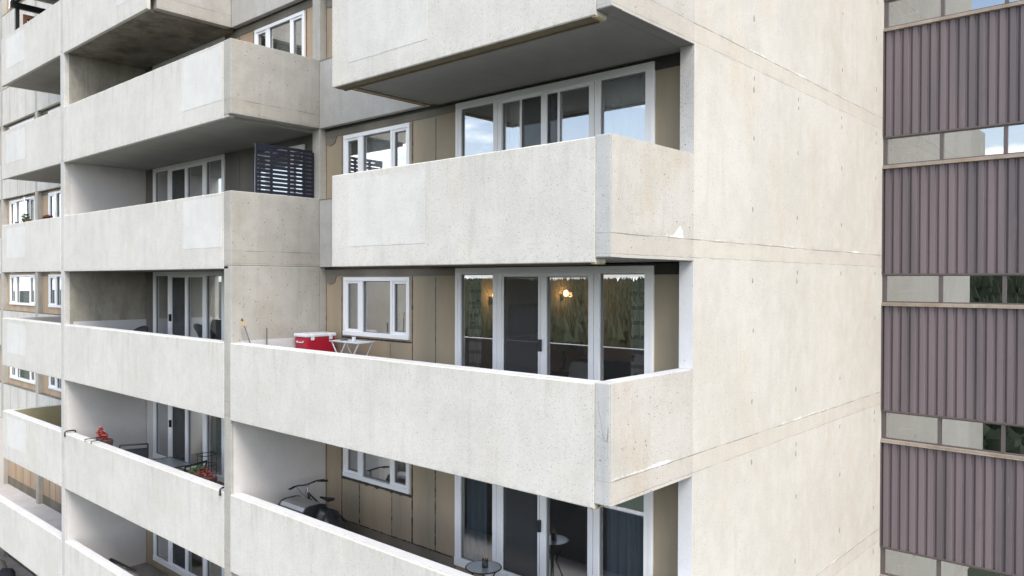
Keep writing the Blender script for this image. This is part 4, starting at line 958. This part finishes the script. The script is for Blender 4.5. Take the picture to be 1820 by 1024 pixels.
# ------------------------------------------------------------------ ground, hill and forest opposite (seen mirrored in the glass)
t = NT('grass_ground'); t.bump(t.noise(t.pos, 2, 4), .3, .1)
M_GR = t.out(t.mix(t.noise(t.pos, .05, 6), (0.018, 0.028, 0.015), (0.04, 0.052, 0.022)), 0.95)
g_ = MB().add([(-1500, -1500, GROUND), (1500, -1500, GROUND), (1500, 1500, GROUND), (-1500, 1500, GROUND)], [(0, 1, 2, 3)]).build('ground', M_GR); tag(g_, kind='structure')
pk = MB().box(-60, 30, -22, -5, GROUND+.004, GROUND+.12).build('pavement', concrete('paving', (0.33, 0.32, 0.30), (0.42, 0.41, 0.39), streak=0)); tag(pk, kind='structure')
def hillz(x, y):
    d = -y
    return GROUND+max(0, min(1, (d-260)/620))**1.2*23+1.5*math.sin(x*.011)*min(1, max(0, (d-200)/200))+1.0*math.sin(x*.027+y*.01)*min(1, max(0, (d-200)/200))
vs = []; fs = []; nx, ny = 60, 24
for j in range(ny+1):
    for i in range(nx+1): x = -1500+i*2200/nx; y = -62-j*1000/ny; vs.append((x, y, hillz(x, y)-.4+(0 if 0 < j else -1)))
for j in range(ny):
    for i in range(nx): q = j*(nx+1)+i; fs.append((q, q+nx+1, q+nx+2, q+1))
hl = MB().add(vs, fs, True).build('hill', M_GR); tag(hl, kind='structure')
random.seed(11)
t = NT('conifer_green')
t.out(t.mix(t.noise(t.pos, .06, 3), (0.016, 0.024, 0.016), (0.060, 0.078, 0.034)), 0.9); M_CON = t.m
fb = MB()
def conifer(x, y, z, h, r):
    n = 5; lay = 4 if y > -250 else 3
    for l_ in range(lay):
        z0 = z+h*(.10+.8*l_/lay); z1 = z+h*min(1, (.10+.8*l_/lay+.42)) if l_ < lay-1 else z+h; rr = r*(1-l_/lay*.85)*random.uniform(.85, 1.1)+.15; o = random.uniform(0, 6)
        vs = [(x, y, z1)]
        for k_ in range(2*n): a = o+math.pi*k_/n; q = rr*(1 if k_ % 2 else .62)*random.uniform(.8, 1.2); vs.append((x+q*math.cos(a), y+q*math.sin(a), z0+random.uniform(-.3, .3)-(.3 if k_ % 2 else 0)))
        fb.add(vs, [(0, 1+k_, 1+(k_+1) % (2*n)) for k_ in range(2*n)])
def decid(x, y, z, h, r):
    for c_ in range(16):
        a = random.uniform(0, 6.3); rr = r*random.random()**.5*.8; cz = z+h*random.uniform(.35, .92); s_ = r*random.uniform(.25, .42)
        cx, cy = x+rr*math.cos(a), y+rr*math.sin(a)
        vs = [(cx+s_*math.sin(t1)*math.cos(t2)*random.uniform(.7, 1.2), cy+s_*math.sin(t1)*math.sin(t2)*random.uniform(.7, 1.2), cz+s_*math.cos(t1)*random.uniform(.7, 1.1)) for t1 in (.3, 1.1, 1.9, 2.8) for t2 in [i*1.257 for i in range(5)]]
        fb.add(vs, [(i*5+j, i*5+(j+1) % 5, (i+1)*5+(j+1) % 5, (i+1)*5+j) for i in range(3) for j in range(5)]+[(0, 1, 2, 3, 4)])
cnt = 0
while cnt < 650:      # belt of nearer mixed trees, south-east
    y = -random.uniform(64, 300); x = random.uniform(.42*y, 120)
    z = hillz(x, y)-.6; lim = -.26+(-y+7)*.045
    if y > -150 and random.random() < .55: decid(x, y, z, random.uniform(8, 14), random.uniform(3, 5)); cnt += 1; continue
    h = random.uniform(11, 21)
    if z+h > lim: h = max(6, lim+random.uniform(-2.5, 1.5)-z)
    conifer(x, y, z, h, h*.15+.5); cnt += 1
cnt = 0
while cnt < 11000:     # far forest climbing the ridge
    y = -(165+735*random.random()**1.15); x = random.uniform(-1.35, .30)*-y
    z = hillz(x, y)-.6; wd = x > .33*y; lim = -.26+(-y+7)*((.030 if wd else -.004)+.008*math.sin(x*.013)*math.sin(x*.0047+1)); h = random.uniform(18, 27) if wd and y < -500 else random.uniform(7, 15)
    if z+h > lim+3: h = max(7, lim+random.uniform(-9, 3.5)-z)
    conifer(x, y, z, h, h*random.uniform(.17, .30)+.8); cnt += 1
fo = fb.build('forest', M_CON); tag(fo, 'distant forest of dark conifers on the hill opposite', 'forest', None, 'stuff')
